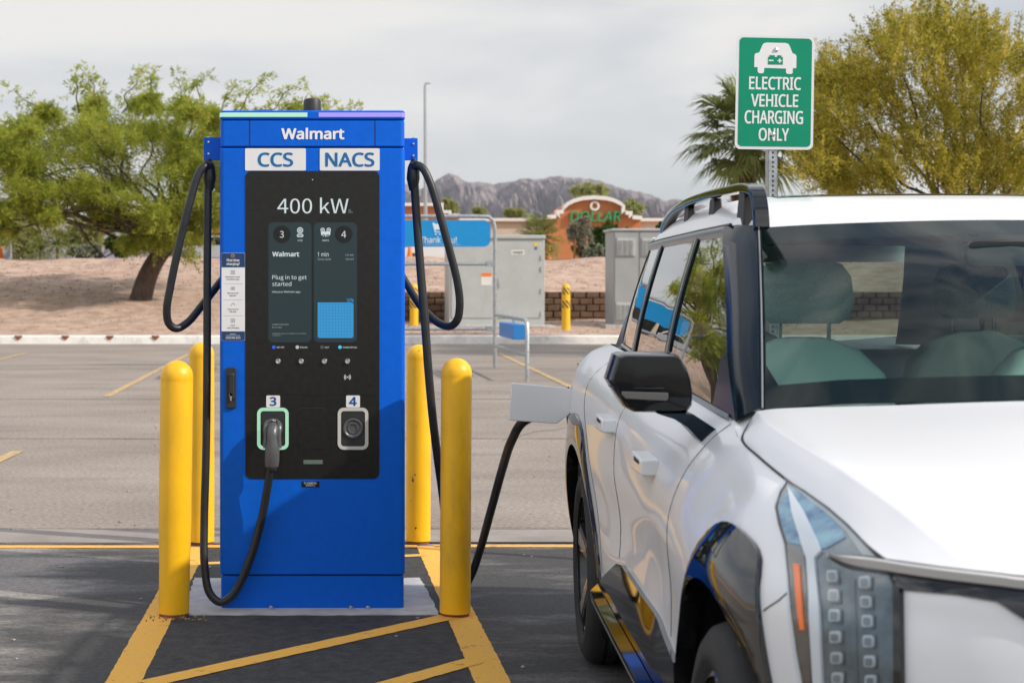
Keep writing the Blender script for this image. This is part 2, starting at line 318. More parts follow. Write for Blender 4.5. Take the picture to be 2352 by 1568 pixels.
def crom(P, n):
    P = [np.array(p, float) for p in P]; out = []
    for i in range(len(P) - 1):
        p0 = P[i - 1] if i else 2 * P[0] - P[1]; p1, p2 = P[i], P[i + 1]; p3 = P[i + 2] if i + 2 < len(P) else 2 * P[-1] - P[-2]
        # centripetal parametrisation keeps uneven spacing from overshooting
        d1 = max(np.linalg.norm(p1 - p0), 1e-6) ** .5; d2 = max(np.linalg.norm(p2 - p1), 1e-6) ** .5; d3 = max(np.linalg.norm(p3 - p2), 1e-6) ** .5
        t0, t1, t2, t3 = 0, d1, d1 + d2, d1 + d2 + d3
        for k in range(n):
            t = t1 + (t2 - t1) * k / n
            A1 = (t1 - t) / (t1 - t0) * p0 + (t - t0) / (t1 - t0) * p1; A2 = (t2 - t) / (t2 - t1) * p1 + (t - t1) / (t2 - t1) * p2; A3 = (t3 - t) / (t3 - t2) * p2 + (t - t2) / (t3 - t2) * p3
            B1 = (t2 - t) / (t2 - t0) * A1 + (t - t0) / (t2 - t0) * A2; B2 = (t3 - t) / (t3 - t1) * A2 + (t - t1) / (t3 - t1) * A3
            out.append((t2 - t) / (t2 - t1) * B1 + (t - t1) / (t2 - t1) * B2)
    out.append(P[-1]); return out
def rrect(x0, y0, x1, y1, r, n=6):
    xa, xb, ya, yb = min(x0, x1), max(x0, x1), min(y0, y1), max(y0, y1); out = []
    for cx, cy, a0 in ((xb - r, yb - r, 0), (xa + r, yb - r, 90), (xa + r, ya + r, 180), (xb - r, ya + r, 270)):
        for k in range(n + 1):
            a = R(a0 + 90 * k / n); out.append((cx + r * math.cos(a), cy + r * math.sin(a)))
    return out
def circ(cx, cy, r, n=24): return [(cx + r * math.cos(2 * math.pi * k / n), cy + r * math.sin(2 * math.pi * k / n)) for k in range(n)]

def build(name, mb, m, parent=None, smooth=True, ang=35, bevel=0, label=None, cat=None, group=None, kind=None, solid=0, bseg=2):
    me = bpy.data.meshes.new(name); me.from_pydata(mb.v, [], mb.f); me.update()
    bm = bmesh.new(); bm.from_mesh(me); bmesh.ops.recalc_face_normals(bm, faces=bm.faces) if len(bm.faces) < 30000 else None; bm.to_mesh(me); bm.free()
    me.materials.append(m); o = bpy.data.objects.new(name, me); col.objects.link(o)
    if smooth:
        me.polygons.foreach_set('use_smooth', [True] * len(me.polygons)); me.set_sharp_from_angle(angle=R(ang))
    if parent is not None:
        o.parent = parent
        if not parent.get('local'):
            if parent.parent is None and parent.type == 'EMPTY': o.matrix_parent_inverse = Matrix.Translation(parent.location).inverted()
    if solid:
        md = o.modifiers.new('solid', 'SOLIDIFY'); md.thickness = solid; md.offset = 0
    if bevel:
        md = o.modifiers.new('bevel', 'BEVEL'); md.width = bevel; md.segments = bseg; md.limit_method = 'ANGLE'; md.angle_limit = R(40)
        md.harden_normals = False
    tag(o, label, cat, group, kind)
    return o
def tag(o, label=None, cat=None, group=None, kind=None):
    if label: o['label'] = label
    if cat: o['category'] = cat
    if group: o['group'] = group
    if kind: o['kind'] = kind
    return o
def thing(name, loc, label, cat, group=None):
    o = bpy.data.objects.new(name, None); col.objects.link(o); o.location = loc; o.empty_display_size = .2
    return tag(o, label, cat, group)

_tx = {}
try: FONT = bpy.data.fonts.load(bpy.utils.resource_path('LOCAL') + '/datafiles/fonts/NotoSansMath-Regular.woff2')
except Exception: FONT = None
try: FONT_THIN = bpy.data.fonts.load(bpy.utils.resource_path('LOCAL') + '/datafiles/fonts/Noto Sans CJK Regular.woff2')
except Exception: FONT_THIN = FONT
def text2d(s, italic=0.0, thin=False):
    k = (s, italic, thin)
    if k in _tx: return _tx[k]
    cu = bpy.data.curves.new('lettering', 'FONT'); cu.body = s; cu.size = 20
    if FONT: cu.font = FONT_THIN if thin else FONT
    cu.resolution_u = 5; cu.shear = italic
    cu.dimensions = '2D'; cu.fill_mode = 'FRONT'
    o = bpy.data.objects.new('lettering_source', cu); me = bpy.data.meshes.new_from_object(o)
    V = [(v.co.x, v.co.y) for v in me.vertices]; F = [tuple(p.vertices) for p in me.polygons]
    bpy.data.objects.remove(o); bpy.data.curves.remove(cu); bpy.data.meshes.remove(me)
    a = np.array(V); _tx[k] = (a, F, a.min(0), a.max(0)); return _tx[k]
def put_text(mb, s, box, f, bold=0.0, italic=0.0, thin=False, thick=None):
    """fit a line of text in a pixel box (x0,y0,x1,y1), f(px,py,d)->3D"""
    a, F, lo, hi = text2d(s, italic, thin); x0, y0, x1, y1 = box
    if bold > 0:   # heavier weight: the outline drawn again in a small circle, each copy a hair nearer
        n_ = 8; ih = (y1 - y0) * bold
        x0 += ih * .9; x1 -= ih * .9; y0 += ih * .7; y1 -= ih * .7
        for k_ in range(n_):
            dx, dy = ih * .9 * math.cos(2 * math.pi * k_ / n_), ih * .7 * math.sin(2 * math.pi * k_ / n_)
            put_text(mb, s, (x0 + dx, y0 + dy, x1 + dx, y1 + dy), (lambda u_, v_, q_=0, k_=k_: f(u_, v_, q_ + .00004 * (k_ + 1) * (1 if not thick else 25))), 0, italic, thick=thick)
    vs = []
    for u, v in a:
        fu = (u - lo[0]) / (hi[0] - lo[0]); fv = (v - lo[1]) / (hi[1] - lo[1])
        vs.append((x0 + fu * (x1 - x0), y1 + fv * (y0 - y1)))
    mb.add([f(x, y, 0) for x, y in vs], F)
    if thick:  # sides and back for raised letters
        n = len(vs); back = [f(x, y, thick) for x, y in vs]; ed = {}
        for fc in F:
            for i in range(len(fc)):
                e_ = (fc[i], fc[(i + 1) % len(fc)]); ed[tuple(sorted(e_))] = ed.get(tuple(sorted(e_)), 0) + 1
        o = len(mb.v); mb.add([f(x, y, 0) for x, y in vs] + back, [(i, j, j + n, i + n) for (i, j), c in ed.items() if c == 1])

def P(px, py, Y): return Vector(((px - VX) * Y / FPX, Y, EYE - (py - VY) * Y / FPX))
def G(px, py, z=0.0):
    Y = FPX * (EYE - z) / (py - VY); return Vector(((px - VX) * Y / FPX, Y, z))

# ------------------------------------------------------------------ ground and setting
def smooth01(t): t = max(0, min(1, t)); return t * t * (3 - 2 * t)
def lot():
    mb = MB(); mb.grid([[(x, y, 0) for x in np.linspace(-90, 90, 13)] for y in np.linspace(-40, 45.0, 12)])
    build('parking_lot', mb, M['asphalt'], kind='structure', smooth=False)
    mb = MB(); y1 = FPX * EYE / (1262 - VY)
    mb.flat([(-14, -14, .004), (16, -14, .004), (16, y1 + .12, .004), (-14, y1 + .06, .004)])
    build('asphalt_patch', mb, M['seal'], kind='structure', smooth=False)
    a, b, c, d = G(245, 1640), G(1166, 1640), G(984, 1262), G(449, 1262); a, b = a + (a - d) * .6, b + (b - c) * .6; mb = MB(); mb.flat([(p.x, p.y, .0052) for p in (a, b, c, d)])
    build('island_asphalt', mb, mat('island_seal', (.016, .016, .016), .85, c2=(.060, .057, .054), vscale=16, detail=12, ramp=(.3, .7), bump=.6, bscale=60), kind='structure', smooth=False)
    mb = MB(); mb.flat([(-14, y1 + .25, .004), (16, y1 + .25, .004), (16, y1 + .78, .004), (-14, y1 + .78, .004)])
    build('gutter_strip', mb, mat('gutter_concrete', (.25, .215, .19), .9, c2=(.34, .30, .265), vscale=2.2, detail=9, bump=.3), kind='structure', smooth=False)
    mb = MB(); rng = random.Random(4)
    for yy, wd in ((y1 + .80, .016), (y1 + .22, .030), (16.4, .03), (22.3, .04), (30.7, .05)):
        xs = np.linspace(-13, 15, 120); a = [(x, yy - wd * rng.uniform(.2, .7) + .02 * math.sin(x * 1.3), .008) for x in xs]; b = [(x, yy + wd * rng.uniform(.2, .7) + .02 * math.sin(x * 1.3), .008) for x in xs]
        mb.grid([a, b])
    for k in range(9):
        x, y = rng.uniform(-9, 9), rng.uniform(11, 34); a_ = rng.uniform(-.5, .5) + (1.4 if k % 3 == 0 else 0); wd = .008 + .0007 * y; A = []; B = []
        for i in range(rng.randint(30, 80)):
            a_ += rng.uniform(-.35, .35) * .8; a_ *= .985; x += .09 * math.cos(a_); y += .09 * math.sin(a_); A.append((x, y - wd * rng.uniform(.2, .8), .007)); B.append((x, y + wd * rng.uniform(.2, .8), .007))
        mb.grid([A, B])
    build('pavement_crack', mb, mat('crack_fill', (.06, .05, .045), .9, var=.3, vscale=3), kind='structure', smooth=False)
lot()
def stripe(mb, pts, wd, z=.0062, rag=.0025):
    rng = random.Random(len(mb.v) + 7); a = Vector(pts[0]).to_2d(); b = Vector(pts[1]).to_2d(); d = (b - a); n = max(8, int(d.length / .04)); t = d.normalized(); p = Vector((-t.y, t.x))
    A = []; B = []
    for i in range(n + 1):
        q = a + d * i / n; A.append((*(q + p * (wd / 2 + rng.uniform(-rag, rag))), z)); B.append((*(q - p * (wd / 2 + rng.uniform(-rag, rag))), z))
    mb.grid([A, B])
def gp(x, y): return G(x, y)
mb = MB()
stripe(mb, (gp(245, 1640), gp(449, 1258)), .135); stripe(mb, (gp(1166, 1640), gp(984, 1256)), .135)
yl = FPX * EYE / (1257 - VY)
stripe(mb, ((-9, yl + .03, 0), (-.79, yl, 0)), .085, rag=.003); stripe(mb, ((-.72, yl + .002, 0), (.52, yl + .002, 0)), .085, z=.0082, rag=.003); stripe(mb, ((.62, yl + .02, 0), (9, yl + .05, 0)), .07, rag=.003)
stripe(mb, (gp(453, 1297), gp(975, 1277)), .075, z=.0082)
stripe(mb, (gp(335, 1573), gp(1035, 1418)), .105, z=.0082); stripe(mb, (gp(760, 1612), gp(1090, 1520)), .10, z=.0082)
build('painted_markings', mb, M['yellow_paint'], kind='structure', smooth=False)
mb = MB()
for a, b in (((-160, 862), (60, 811)), ((245, 911), (432, 814)), ((-260, 1178), (42, 1036)), ((1145, 811), (1330, 898)), ((1480, 965), (1800, 1115))):
    stripe(mb, (gp(*a), gp(*b)), .11)
build('worn_stall_lines', mb, M['yellow_old'], kind='structure', smooth=False)
# concrete pad
mb = MB(); rng = random.Random(2); pad = []
cor = [G(424, 1415), G(1008, 1415), G(966, 1330), G(446, 1330)]
for i in range(4):
    a, b = cor[i], cor[(i + 1) % 4]
    for k in range(26):
        q = a.lerp(b, k / 26); pad.append((q.x + rng.uniform(-.006, .006), q.y + rng.uniform(-.006, .006)))
mb.prism(pad, lambda u, v, d: (u, v, d), -.05, .009)
build('concrete_pad', mb, M['concrete'], kind='structure', smooth=False)

# kerb, gravel bank
mb = MB(); mb.grid([[(x, 45.0, -.02), (x, 45.02, .20), (x, 45.06, .225), (x, 45.28, .235), (x, 45.3, .1)] for x in np.linspace(-60, 60, 61)])
kerb = build('kerb', mb, M['kerb'], kind='structure', ang=50)
mb = MB()
for px in (42, 150, 252, 357):
    q = P(px, 772, 44.995)
    mb.add([(q.x + a, 44.99, z) for a, z in ((-.11, .232), (.11, .23), (.10, .19), (.05, .14), (0, .10), (-.05, .13), (-.10, .18))], [tuple(range(7))])
build('rust_stain', mb, M['rust'], kerb, smooth=False)
def bank_z(x, y):
    left = .235 + (y - 45.3) / (62 - 45.3) * 2.42
    if y < 54.2: right = .235 + (y - 45.3) / 9 * .22
    else: right = 1.32 + (y - 54.2) / (62 - 54.2) * 1.335
    t = smooth01((x + .6) / 2.2); z = left * (1 - t) + right * t
    z += .05 * math.sin(x * .7 + y * .5) * min(1, (y - 45.3) / 4) + .03 * math.sin(x * 1.9 - y * 1.1) * min(1, (y - 45.3) / 4)
    return z
ys = list(np.linspace(45.25, 54.15, 26)) + list(np.linspace(54.2, 62, 24))
mb = MB(); mb.grid([[(x, y, bank_z(x, y)) for x in np.linspace(-50, 60, 260)] for y in ys])
build('gravel_bank', mb, M['gravel'], kind='structure', ang=80)
mb = MB(); mb.grid([[(x, y, 2.62 if y < 300 else 2.4) for x in np.linspace(-9000, 9000, 9)] for y in (61.9, 70, 300, 1500, 4000, 12000)])
build('ground', mb, M['plain'], kind='structure')
# loose stones on the near ground and bank
def rocks(name, n, region, smin, smax, m, seed, zf):
    rng = np.random.default_rng(seed); mb = MB()
    for _ in range(n):
        x, y = region(rng); s = rng.uniform(smin, smax); z = zf(x, y)
        v = rng.uniform(.6, 1, (6,)) * s
        mb.add([(x - v[0], y, z + s * .25), (x + v[1], y, z + s * .25), (x, y - v[2], z + s * .2), (x, y + v[3], z + s * .2), (x, y, z + v[4] * .8), (x, y, z - .01)],
               [(0, 2, 4), (2, 1, 4), (1, 3, 4), (3, 0, 4), (0, 5, 2), (2, 5, 1), (1, 5, 3), (3, 5, 0)])
    return build(name, mb, m, kind='stuff', smooth=False)
tag(rocks('pebbles', 260, lambda r: (r.uniform(-6, 4), r.uniform(5.2, 26)), .006, .016, mat('pebble', (.36, .29, .25), .9, var=.4, vscale=3), 5, lambda x, y: .006), 'small pale pebbles scattered over the asphalt of the parking lot', 'pebbles')
tag(rocks('bank_gravel', 3500, lambda r: (r.uniform(-14, 16), 45.4 + (r.uniform(0, 1) ** .8) * 16), .02, .055, M['gravel'], 6, bank_z), 'loose pinkish gravel covering the sloping bank behind the kerb', 'gravel')

# mountains
def mountains():
    Y0 = 4200.0
    ridge = [(-900, 560), (-500, 530), (-200, 520), (60, 497), (150, 487), (230, 505), (330, 520), (500, 520), (700, 500), (820, 470), (905, 435), (935, 425), (965, 436), (1000, 418), (1018, 404), (1032, 400), (1046, 405), (1075, 420), (1110, 421), (1135, 424), (1165, 421), (1198, 412), (1230, 414), (1262, 409), (1290, 406), (1318, 411), (1360, 412), (1395, 424), (1418, 430), (1440, 439), (1470, 441), (1500, 452), (1530, 462), (1552, 459), (1580, 466), (1640, 480), (1800, 500), (2100, 520), (2600, 540), (3200, 560)]
    xs = np.concatenate([np.linspace(-900, 870, 160), np.linspace(875, 1640, 560), np.linspace(1650, 3200, 120)]); top = np.interp(xs, [r[0] for r in ridge], [r[1] for r in ridge])
    rng = np.random.default_rng(3)
    def fbm(x, y):
        v = 0; a = 1; f = 1
        for k in range(6):
            v += a * abs(math.sin(x * f * .021 + 1.7 * math.sin(y * f * .9 + k) + k * 1.3) ) ; a *= .55; f *= 1.9
        return v
    rows = []
    for j in range(120):
        t = j / 119
        row = []
        for x, ty in zip(xs, top):
            H = EYE - (ty - VY) * Y0 / FPX + 1.2 * math.sin(x * .11) + .8 * math.sin(x * .27)
            Y = Y0 - 1500 * (1 - t)
            rid = 1.0 * noise.ridged_multi_fractal(Vector((x * .013, t * 2.6 + x * .002, .5)), .75, 2.15, 9, 1.0, 2.0)
            z = H * (t ** .95) - 2.2 * (1 - t) ** .8 * t * H * (.75 - rid * .42)
            row.append(((x - VX) * Y / FPX if False else (x - VX) * Y0 / FPX, Y, 2 + max(z, -6 + 6 * t)))
        rows.append(row)
    back = [(p[0], p[1] + 900, -5) for p in rows[-1]]; rows.append(back)
    mb = MB(); mb.grid(rows); build('mountains', mb, M['mountain'], kind='structure', ang=60)
mountains()

# ------------------------------------------------------------------ plants
TINT = {}
def leafquads(mb, pos, dr, ln, wd, rng, tint=.5):
    """numpy: one thin diamond leaf per position"""
    n = len(pos); dr = dr / (np.linalg.norm(dr, axis=1, keepdims=True) + 1e-9)
    r = rng.normal(size=(n, 3)); s = np.cross(dr, r); s /= (np.linalg.norm(s, axis=1, keepdims=True) + 1e-9)
    l = ln * rng.uniform(.6, 1.3, (n, 1)); w_ = wd * rng.uniform(.7, 1.2, (n, 1))
    a = pos; b = pos + dr * l * .5 + s * w_ * .5; c = pos + dr * l; d = pos + dr * l * .5 - s * w_ * .5
    mb.append(np.stack([a, b, c, d], 1).reshape(-1, 3)); TINT.setdefault(id(mb), []).append((n * 4, tint))
def build_leaves(name, chunks, m, parent):
    V = np.concatenate(chunks).astype(np.float32); n = len(V) // 4
    me = bpy.data.meshes.new(name); me.vertices.add(len(V)); me.vertices.foreach_set('co', V.ravel())
    me.loops.add(n * 4); me.loops.foreach_set('vertex_index', np.arange(n * 4, dtype=np.int32))
    me.polygons.add(n); me.polygons.foreach_set('loop_start', np.arange(0, n * 4, 4, dtype=np.int32))
    me.update(calc_edges=True); me.materials.append(m)
    tl_ = TINT.pop(id(chunks), None); at_ = me.attributes.new('tint', 'FLOAT', 'POINT')
    at_.data.foreach_set('value', np.concatenate([np.full(k, t_, np.float32) for k, t_ in tl_]) if tl_ else np.full(len(V), .5, np.float32))
    o = bpy.data.objects.new(name, me); col.objects.link(o)
    o.parent = parent; o.matrix_parent_inverse = Matrix.Translation(parent.location).inverted(); return o
def twigs(ch, wood, c, rad, n, leaves, ln, wd, rng, up=0.0, droop=.25, squash=.7, tl=(.5, 1.0), spread=.05):
    """a leafy clump: twigs that start inside it and end near its skin, leaves along each"""
    for _ in range(n):
        d = rng.normal(size=3); d /= np.linalg.norm(d); d[2] = d[2] * squash + up; d /= np.linalg.norm(d)
        L_ = rad * rng.uniform(*tl); st = np.array(c) + d * rad * rng.uniform(0, .25)
        t = np.sort(rng.uniform(.15, 1, leaves)); p = st + d * L_ * t[:, None]; p[:, 2] -= droop * L_ * t ** 2
        p += rng.normal(scale=spread * rad, size=p.shape)
        ld = d * rng.uniform(.4, 1.0, (leaves, 1)) + rng.normal(scale=.55, size=(leaves, 3)); ld[:, 2] += up * .6 - droop * .4
        leafquads(ch, p, ld, ln, wd, rng, rng.uniform(0, 1))
def limb(mb, a, b, r0, r1, rng, n=5, wob=.08):
    a, b = np.array(a, float), np.array(b, float); L_ = np.linalg.norm(b - a)
    pts = [a + (b - a) * t + (rng.normal(scale=wob * L_, size=3) * math.sin(math.pi * t)) for t in np.linspace(0, 1, n)]
    mb.tube(pts, [r0 + (r1 - r0) * t for t in np.linspace(0, 1, n)], seg=8, smooth=3)
    return pts

def mesquite():
    rng = np.random.default_rng(11); Y = 51.5
    base = P(318, 677, Y); base.z = bank_z(base.x, base.y) - .05
    root = thing('mesquite_tree', base, 'feathery green mesquite tree with leaning trunk growing on the gravel bank', 'tree')
    tr = MB(); top = P(372, 545, Y); b0 = np.array(base)
    top = P(402, 546, Y); tp = [b0, np.array(P(341, 630, Y)), np.array(P(366, 586, Y)), np.array(top)]; tp[0][2] -= .2
    tr.tube(tp, [.37, .31, .275, .26], seg=14, smooth=5)
    clumps = [(40, 420, 62), (0, 360, 55), (90, 350, 70), (60, 470, 38), (150, 425, 60), (170, 310, 62), (230, 255, 42), (230, 360, 72), (290, 425, 72), (300, 300, 68), (330, 515, 52), (385, 480, 62), (400, 380, 72), (370, 290, 58), (440, 330, 54), (440, 430, 62), (480, 380, 54), (420, 535, 44), (300, 560, 30), (520, 330, 52), (560, 300, 44), (600, 350, 50), (650, 305, 40), (690, 275, 30), (560, 400, 52), (620, 420, 44), (-60, 400, 70), (-80, 470, 50), (-130, 380, 60), (105, 480, 36), (210, 455, 44), (255, 490, 34), (350, 565, 30), (470, 500, 46), (110, 270, 34), (60, 300, 38), (0, 480, 36), (15, 320, 50), (-40, 330, 60), (40, 380, 60), (20, 520, 30), (340, 235, 32), (430, 260, 36), (500, 275, 34)]
    ch = []; knots = [top]
    for px, py, pr in clumps:
        for k in range(5):
            y = Y + rng.uniform(-3.2, 3.2); c = P(px + rng.normal() * pr * .35, py + rng.normal() * pr * .3, y); rad = pr * Y / FPX * rng.uniform(.55, .95)
            twigs(ch, None, c, rad * 1.3, 56, 24, .125, .029, rng, up=.15, droop=.35, squash=.6, spread=.06, tl=(.35, 1.1))
            if k < 2 and pr > 34:
                limb(tr, np.array(top) + rng.normal(size=3) * .15, c, .04 if k else .07, .010, rng, 6, .06)
    # long sparse sprigs along the outline
    for x0, y0, x1, y1 in ((350, 240, 345, 172), (230, 240, 205, 170), (180, 260, 175, 165), (440, 270, 470, 175), (440, 270, 405, 180), (520, 290, 610, 180), (560, 280, 690, 200), (600, 290, 720, 225), (640, 290, 810, 247), (640, 280, 760, 232), (500, 290, 540, 195), (120, 290, 30, 205), (90, 300, 20, 285), (280, 260, 330, 165), (700, 290, 790, 262), (90, 480, 95, 545), (160, 470, 135, 520), (260, 480, 230, 520), (420, 540, 440, 600)):
        y = Y + rng.uniform(-2, 2); a = P(x0, y0, y); b = P(x1, y1, y); pts = limb(tr, a, b, .03, .008, rng, 6, .07)
        for q in pts[1:]:
            twigs(ch, None, q, .42, 7, 12, .15, .04, rng, up=.15, droop=.2)
    build('trunk', tr, M['bark'], root, ang=70); build_leaves('crown', ch, M['leaf_mesq'], root)
mesquite()

def spray_tree():
    rng = np.random.default_rng(21); Y = 37.0
    bx = P(2230, 600, Y).x; base = Vector((bx, Y, .05))
    root = thing('desert_broom_tree', base, 'tall yellow green tree with upright feathery sprays behind the white car', 'tree')
    tr = MB(); tr.tube([base - Vector((0, 0, .3)), base + Vector((.1, 0, 1.2)), base + Vector((0, 0, 2.4))], [.24, .2, .17], seg=12, smooth=4)
    fork = np.array(base) + np.array((0, 0, 2.3))
    cl = [(1925, 225, 44), (1902, 310, 46), (1912, 390, 46), (1975, 205, 52), (2000, 285, 70), (1985, 385, 70), (2065, 150, 54), (2095, 235, 78), (2085, 345, 80), (2150, 110, 46), (2195, 215, 82), (2190, 330, 80), (2270, 165, 60), (2300, 255, 80), (2290, 360, 80), (2355, 180, 60), (2400, 270, 80), (2380, 370, 80), (2470, 220, 75), (2490, 320, 80), (2150, 420, 55), (2050, 430, 48), (2250, 430, 55), (2350, 430, 55), (2560, 270, 80), (2560, 370, 80), (1950, 440, 36), (2215, 130, 40)]
    ch = []
    for px, py, pr in cl:
        for k in range(4):
            y = Y + rng.uniform(-2.4, 2.4); c = np.array(P(px + rng.normal() * pr * .3, py + rng.normal() * pr * .3, y)); rad = pr * Y / FPX
            if k < 1: limb(tr, fork, c, .06, .012, rng, 6, .05)
            for s in range(20):   # wands: upright, fanning away from the middle
                o = c + rng.normal(size=3) * rad * .46
                d = np.array(((o[0] - bx) * .16, (o[1] - Y) * .16, 0.55)) + rng.normal(size=3) * .22; d /= np.linalg.norm(d)
                L_ = rng.uniform(.45, 1.15); n = 80; t = np.sort(rng.uniform(0, 1, n)) ** .8
                p = o + d * L_ * t[:, None] + rng.normal(size=(n, 3)) * (.075 * (1 - t * .7))[:, None]
                ld = d * .8 + rng.normal(size=(n, 3)) * .5
                leafquads(ch, p, ld, .09, .028, rng, rng.uniform(0, 1))
    for x0, y0, x1, y1 in ((1960, 190, 1950, 95), (2030, 120, 2015, 30), (2080, 90, 2070, 30), (2130, 60, 2125, 10), (2165, 70, 2180, 5), (2060, 90, 2100, 20), (2250, 90, 2260, 30), (2330, 120, 2345, 40), (1900, 230, 1880, 150), (1910, 400, 1840, 385), (1920, 420, 1850, 440), (2160, 60, 2150, 0), (2300, 110, 2310, 50)):
        y = Y + rng.uniform(-1, 1); pts = limb(tr, P(x0, y0, y), P(x1, y1, y), .012, .004, rng, 8, .03)
        for q in pts[1:]:
            n = 26; p = np.array(q) + rng.normal(size=(n, 3)) * .06; leafquads(ch, p, np.array((0, 0, .6)) + rng.normal(size=(n, 3)) * .5, .09, .028, rng)
    build('trunk', tr, M['bark'], root, ang=70); build_leaves('crown', ch, M['leaf_yel'], root)
spray_tree()

def fan_palm(px, py, Y, cr, zb, label, name='fan_palm', nf=46, trunk_r=.22, group=None, seed=5, skirt=True, blades=34):
    rng = np.random.default_rng(seed); c = P(px, py, Y); base = Vector((c.x, Y, zb))
    root = thing(name, base, label, 'palm', group)
    tr = MB()
    if c.z - zb > .4:
        tr.tube([base - Vector((0, 0, .2)), (base + c) / 2, c - Vector((0, 0, .1))], [trunk_r, trunk_r * .9, trunk_r * .95], seg=14, smooth=8)
    else:
        tr.tube([base - Vector((0, 0, .1)), c], [trunk_r * .7, trunk_r * .6], seg=8, smooth=2)
    if skirt:   # dry leaf bases hanging under the crown
        for k in range(46):
            a = rng.uniform(0, 6.28); z0 = c.z - rng.uniform(0, .5); rr = trunk_r * rng.uniform(1.0, 1.35)
            p0 = np.array((c.x + math.cos(a) * trunk_r * .8, Y + math.sin(a) * trunk_r * .8, z0)); p1 = np.array((c.x + math.cos(a) * rr, Y + math.sin(a) * rr, z0 - rng.uniform(.3, .9)))
            tr.tube([p0, (p0 + p1) / 2 + np.array((math.cos(a), math.sin(a), 0)) * .05, p1], [.03, .035, .008], seg=5)
    build('trunk', tr, M['palm_bark'], root, ang=60)
    ch = []; pet = MB()
    for k in range(nf):
        a = k * 2.39996 + rng.uniform(-.2, .2); el = math.asin(max(-.75, min(.97, 1.0 - 1.75 * (k / nf) + rng.uniform(-.1, .1))))
        d = np.array((math.cos(a) * math.cos(el), math.sin(a) * math.cos(el), math.sin(el)))
        pl = cr * rng.uniform(.42, .6); tip = np.array(c) + d * pl + np.array((0, 0, -.06 * cr * (1 - math.sin(el))))
        pet.tube([np.array(c), (np.array(c) + tip) / 2 + np.array((0, 0, .04 * cr)), tip], [.028, .02, .012], seg=5)
        side = np.cross(d, (0, 0, 1)); side /= np.linalg.norm(side) + 1e-9; upv = np.cross(side, d)
        B = blades; bl = cr * rng.uniform(.42, .55)
        for j in range(B):
            th_ = (j / (B - 1) - .5) * R(215); dd = d * math.cos(th_) + side * math.sin(th_) + upv * (.12 * abs(math.sin(th_)) + rng.normal() * .06)
            dd /= np.linalg.norm(dd); Lb = bl * (1 - .25 * abs(th_) / 1.9) * rng.uniform(.85, 1.1)
            wv = np.cross(dd, upv); wv /= np.linalg.norm(wv) + 1e-9; w0 = .017 * cr
            m1 = tip + dd * Lb * .55; dr_ = np.array((0, 0, -.22 - .25 * rng.uniform())) * Lb * .8
            e1 = tip + dd * Lb + dr_
            ch.append(np.array([tip - wv * w0 * .3, m1 - wv * w0, m1 + wv * w0, tip + wv * w0 * .3])); ch.append(np.array([m1 - wv * w0, e1 - wv * .002, e1 + wv * .002, m1 + wv * w0]))
    build('leaf_stalks', pet, M['leaf_palm'], root); build_leaves('crown', ch, M['leaf_palm'], root)
fan_palm(1716, 305, 42.0, 1.82, .05, 'tall fan palm with drooping fronds standing behind the green charging sign', seed=8)

def shrub(name, px, py, rx, ry, Y, m, label, cat='shrub', group=None, seed=0, n=420, ln=.13, wd=.05, trunk=None, zb=None, stems=3):
    rng = np.random.default_rng(seed + int(px) * 7); s = Y / FPX; c = P(px, py, Y); zb = zb if zb is not None else c.z - ry * s
    root = thing(name, (c.x, Y, zb), label, cat, group); tr = MB()
    for k in range(stems):
        limb(tr, (c.x + rng.normal() * .06 * rx * s, Y + rng.normal() * .1, zb - .15), (c.x + rng.normal() * rx * s * .35, Y + rng.normal() * rx * s * .3, c.z + ry * s * .2), trunk or max(.02, ry * s * .05), .01, rng, 5, .07)
    ch = []
    for k in range(max(6, n // 28)):
        d = rng.normal(size=3); d /= np.linalg.norm(d); d *= rng.uniform(.25, .92)
        q = np.array((c.x + d[0] * rx * s, Y + d[1] * rx * s * .8, c.z + d[2] * ry * s)); twigs(ch, None, q, min(rx, ry) * s * rng.uniform(.3, .5), 14, 16, ln * 1.2, wd * 1.3, rng, up=.25, droop=.12, squash=.8)
    build('stems', tr, M['bark'], root, ang=70); build_leaves('foliage', ch, m, root)
GB = 'plants along the top of the gravel bank'
shrub('sage_bush', 195, 580, 50, 16, 66, M['leaf_sage'], 'long low silvery sage bush on the bank top left of the mesquite trunk', group=GB, n=700)
shrub('olive_bush', 185, 538, 62, 48, 70, M['leaf_mid'], 'big pale olive bush on the bank, standing behind the low sage', group=GB, n=1100, ln=.16)
shrub('olive_bush', 40, 550, 62, 46, 71, M['leaf_mid'], 'olive green bush at the left edge of the photo beside the thin post', group=GB, n=900, ln=.16, seed=3)
shrub('dark_bush', 275, 567, 32, 26, 66, M['leaf_dark'], 'round dark green bush close to the left side of the mesquite trunk', group=GB, n=600)
shrub('sage_bush', 395, 583, 40, 13, 66, M['leaf_sage'], 'low silvery sage bush directly right of the mesquite trunk', group=GB, n=500, seed=4)
shrub('dark_bush', 445, 556, 40, 36, 84, M['leaf_dark'], 'dark bush between the mesquite trunk and the charger, by the orange shop', group=GB, n=700, seed=6)
fan_palm(92, 570, 63.5, .85, 2.6, 'tiny spiky palm on the bank at the far left', name='small_palm', trunk_r=.06, nf=26, seed=2, skirt=False, blades=14, group=GB)
fan_palm(132, 560, 64, .95, 2.6, 'small yellowish palm on the bank beside the tiny spiky palm', name='small_palm', trunk_r=.06, nf=26, seed=12, skirt=False, blades=14, group=GB)
fan_palm(1238, 545, 63, 1.3, 2.6, 'small green palm on the bank behind the pale transformer cabinet', name='small_palm', trunk_r=.07, nf=34, seed=3, skirt=False, blades=16, group=GB)
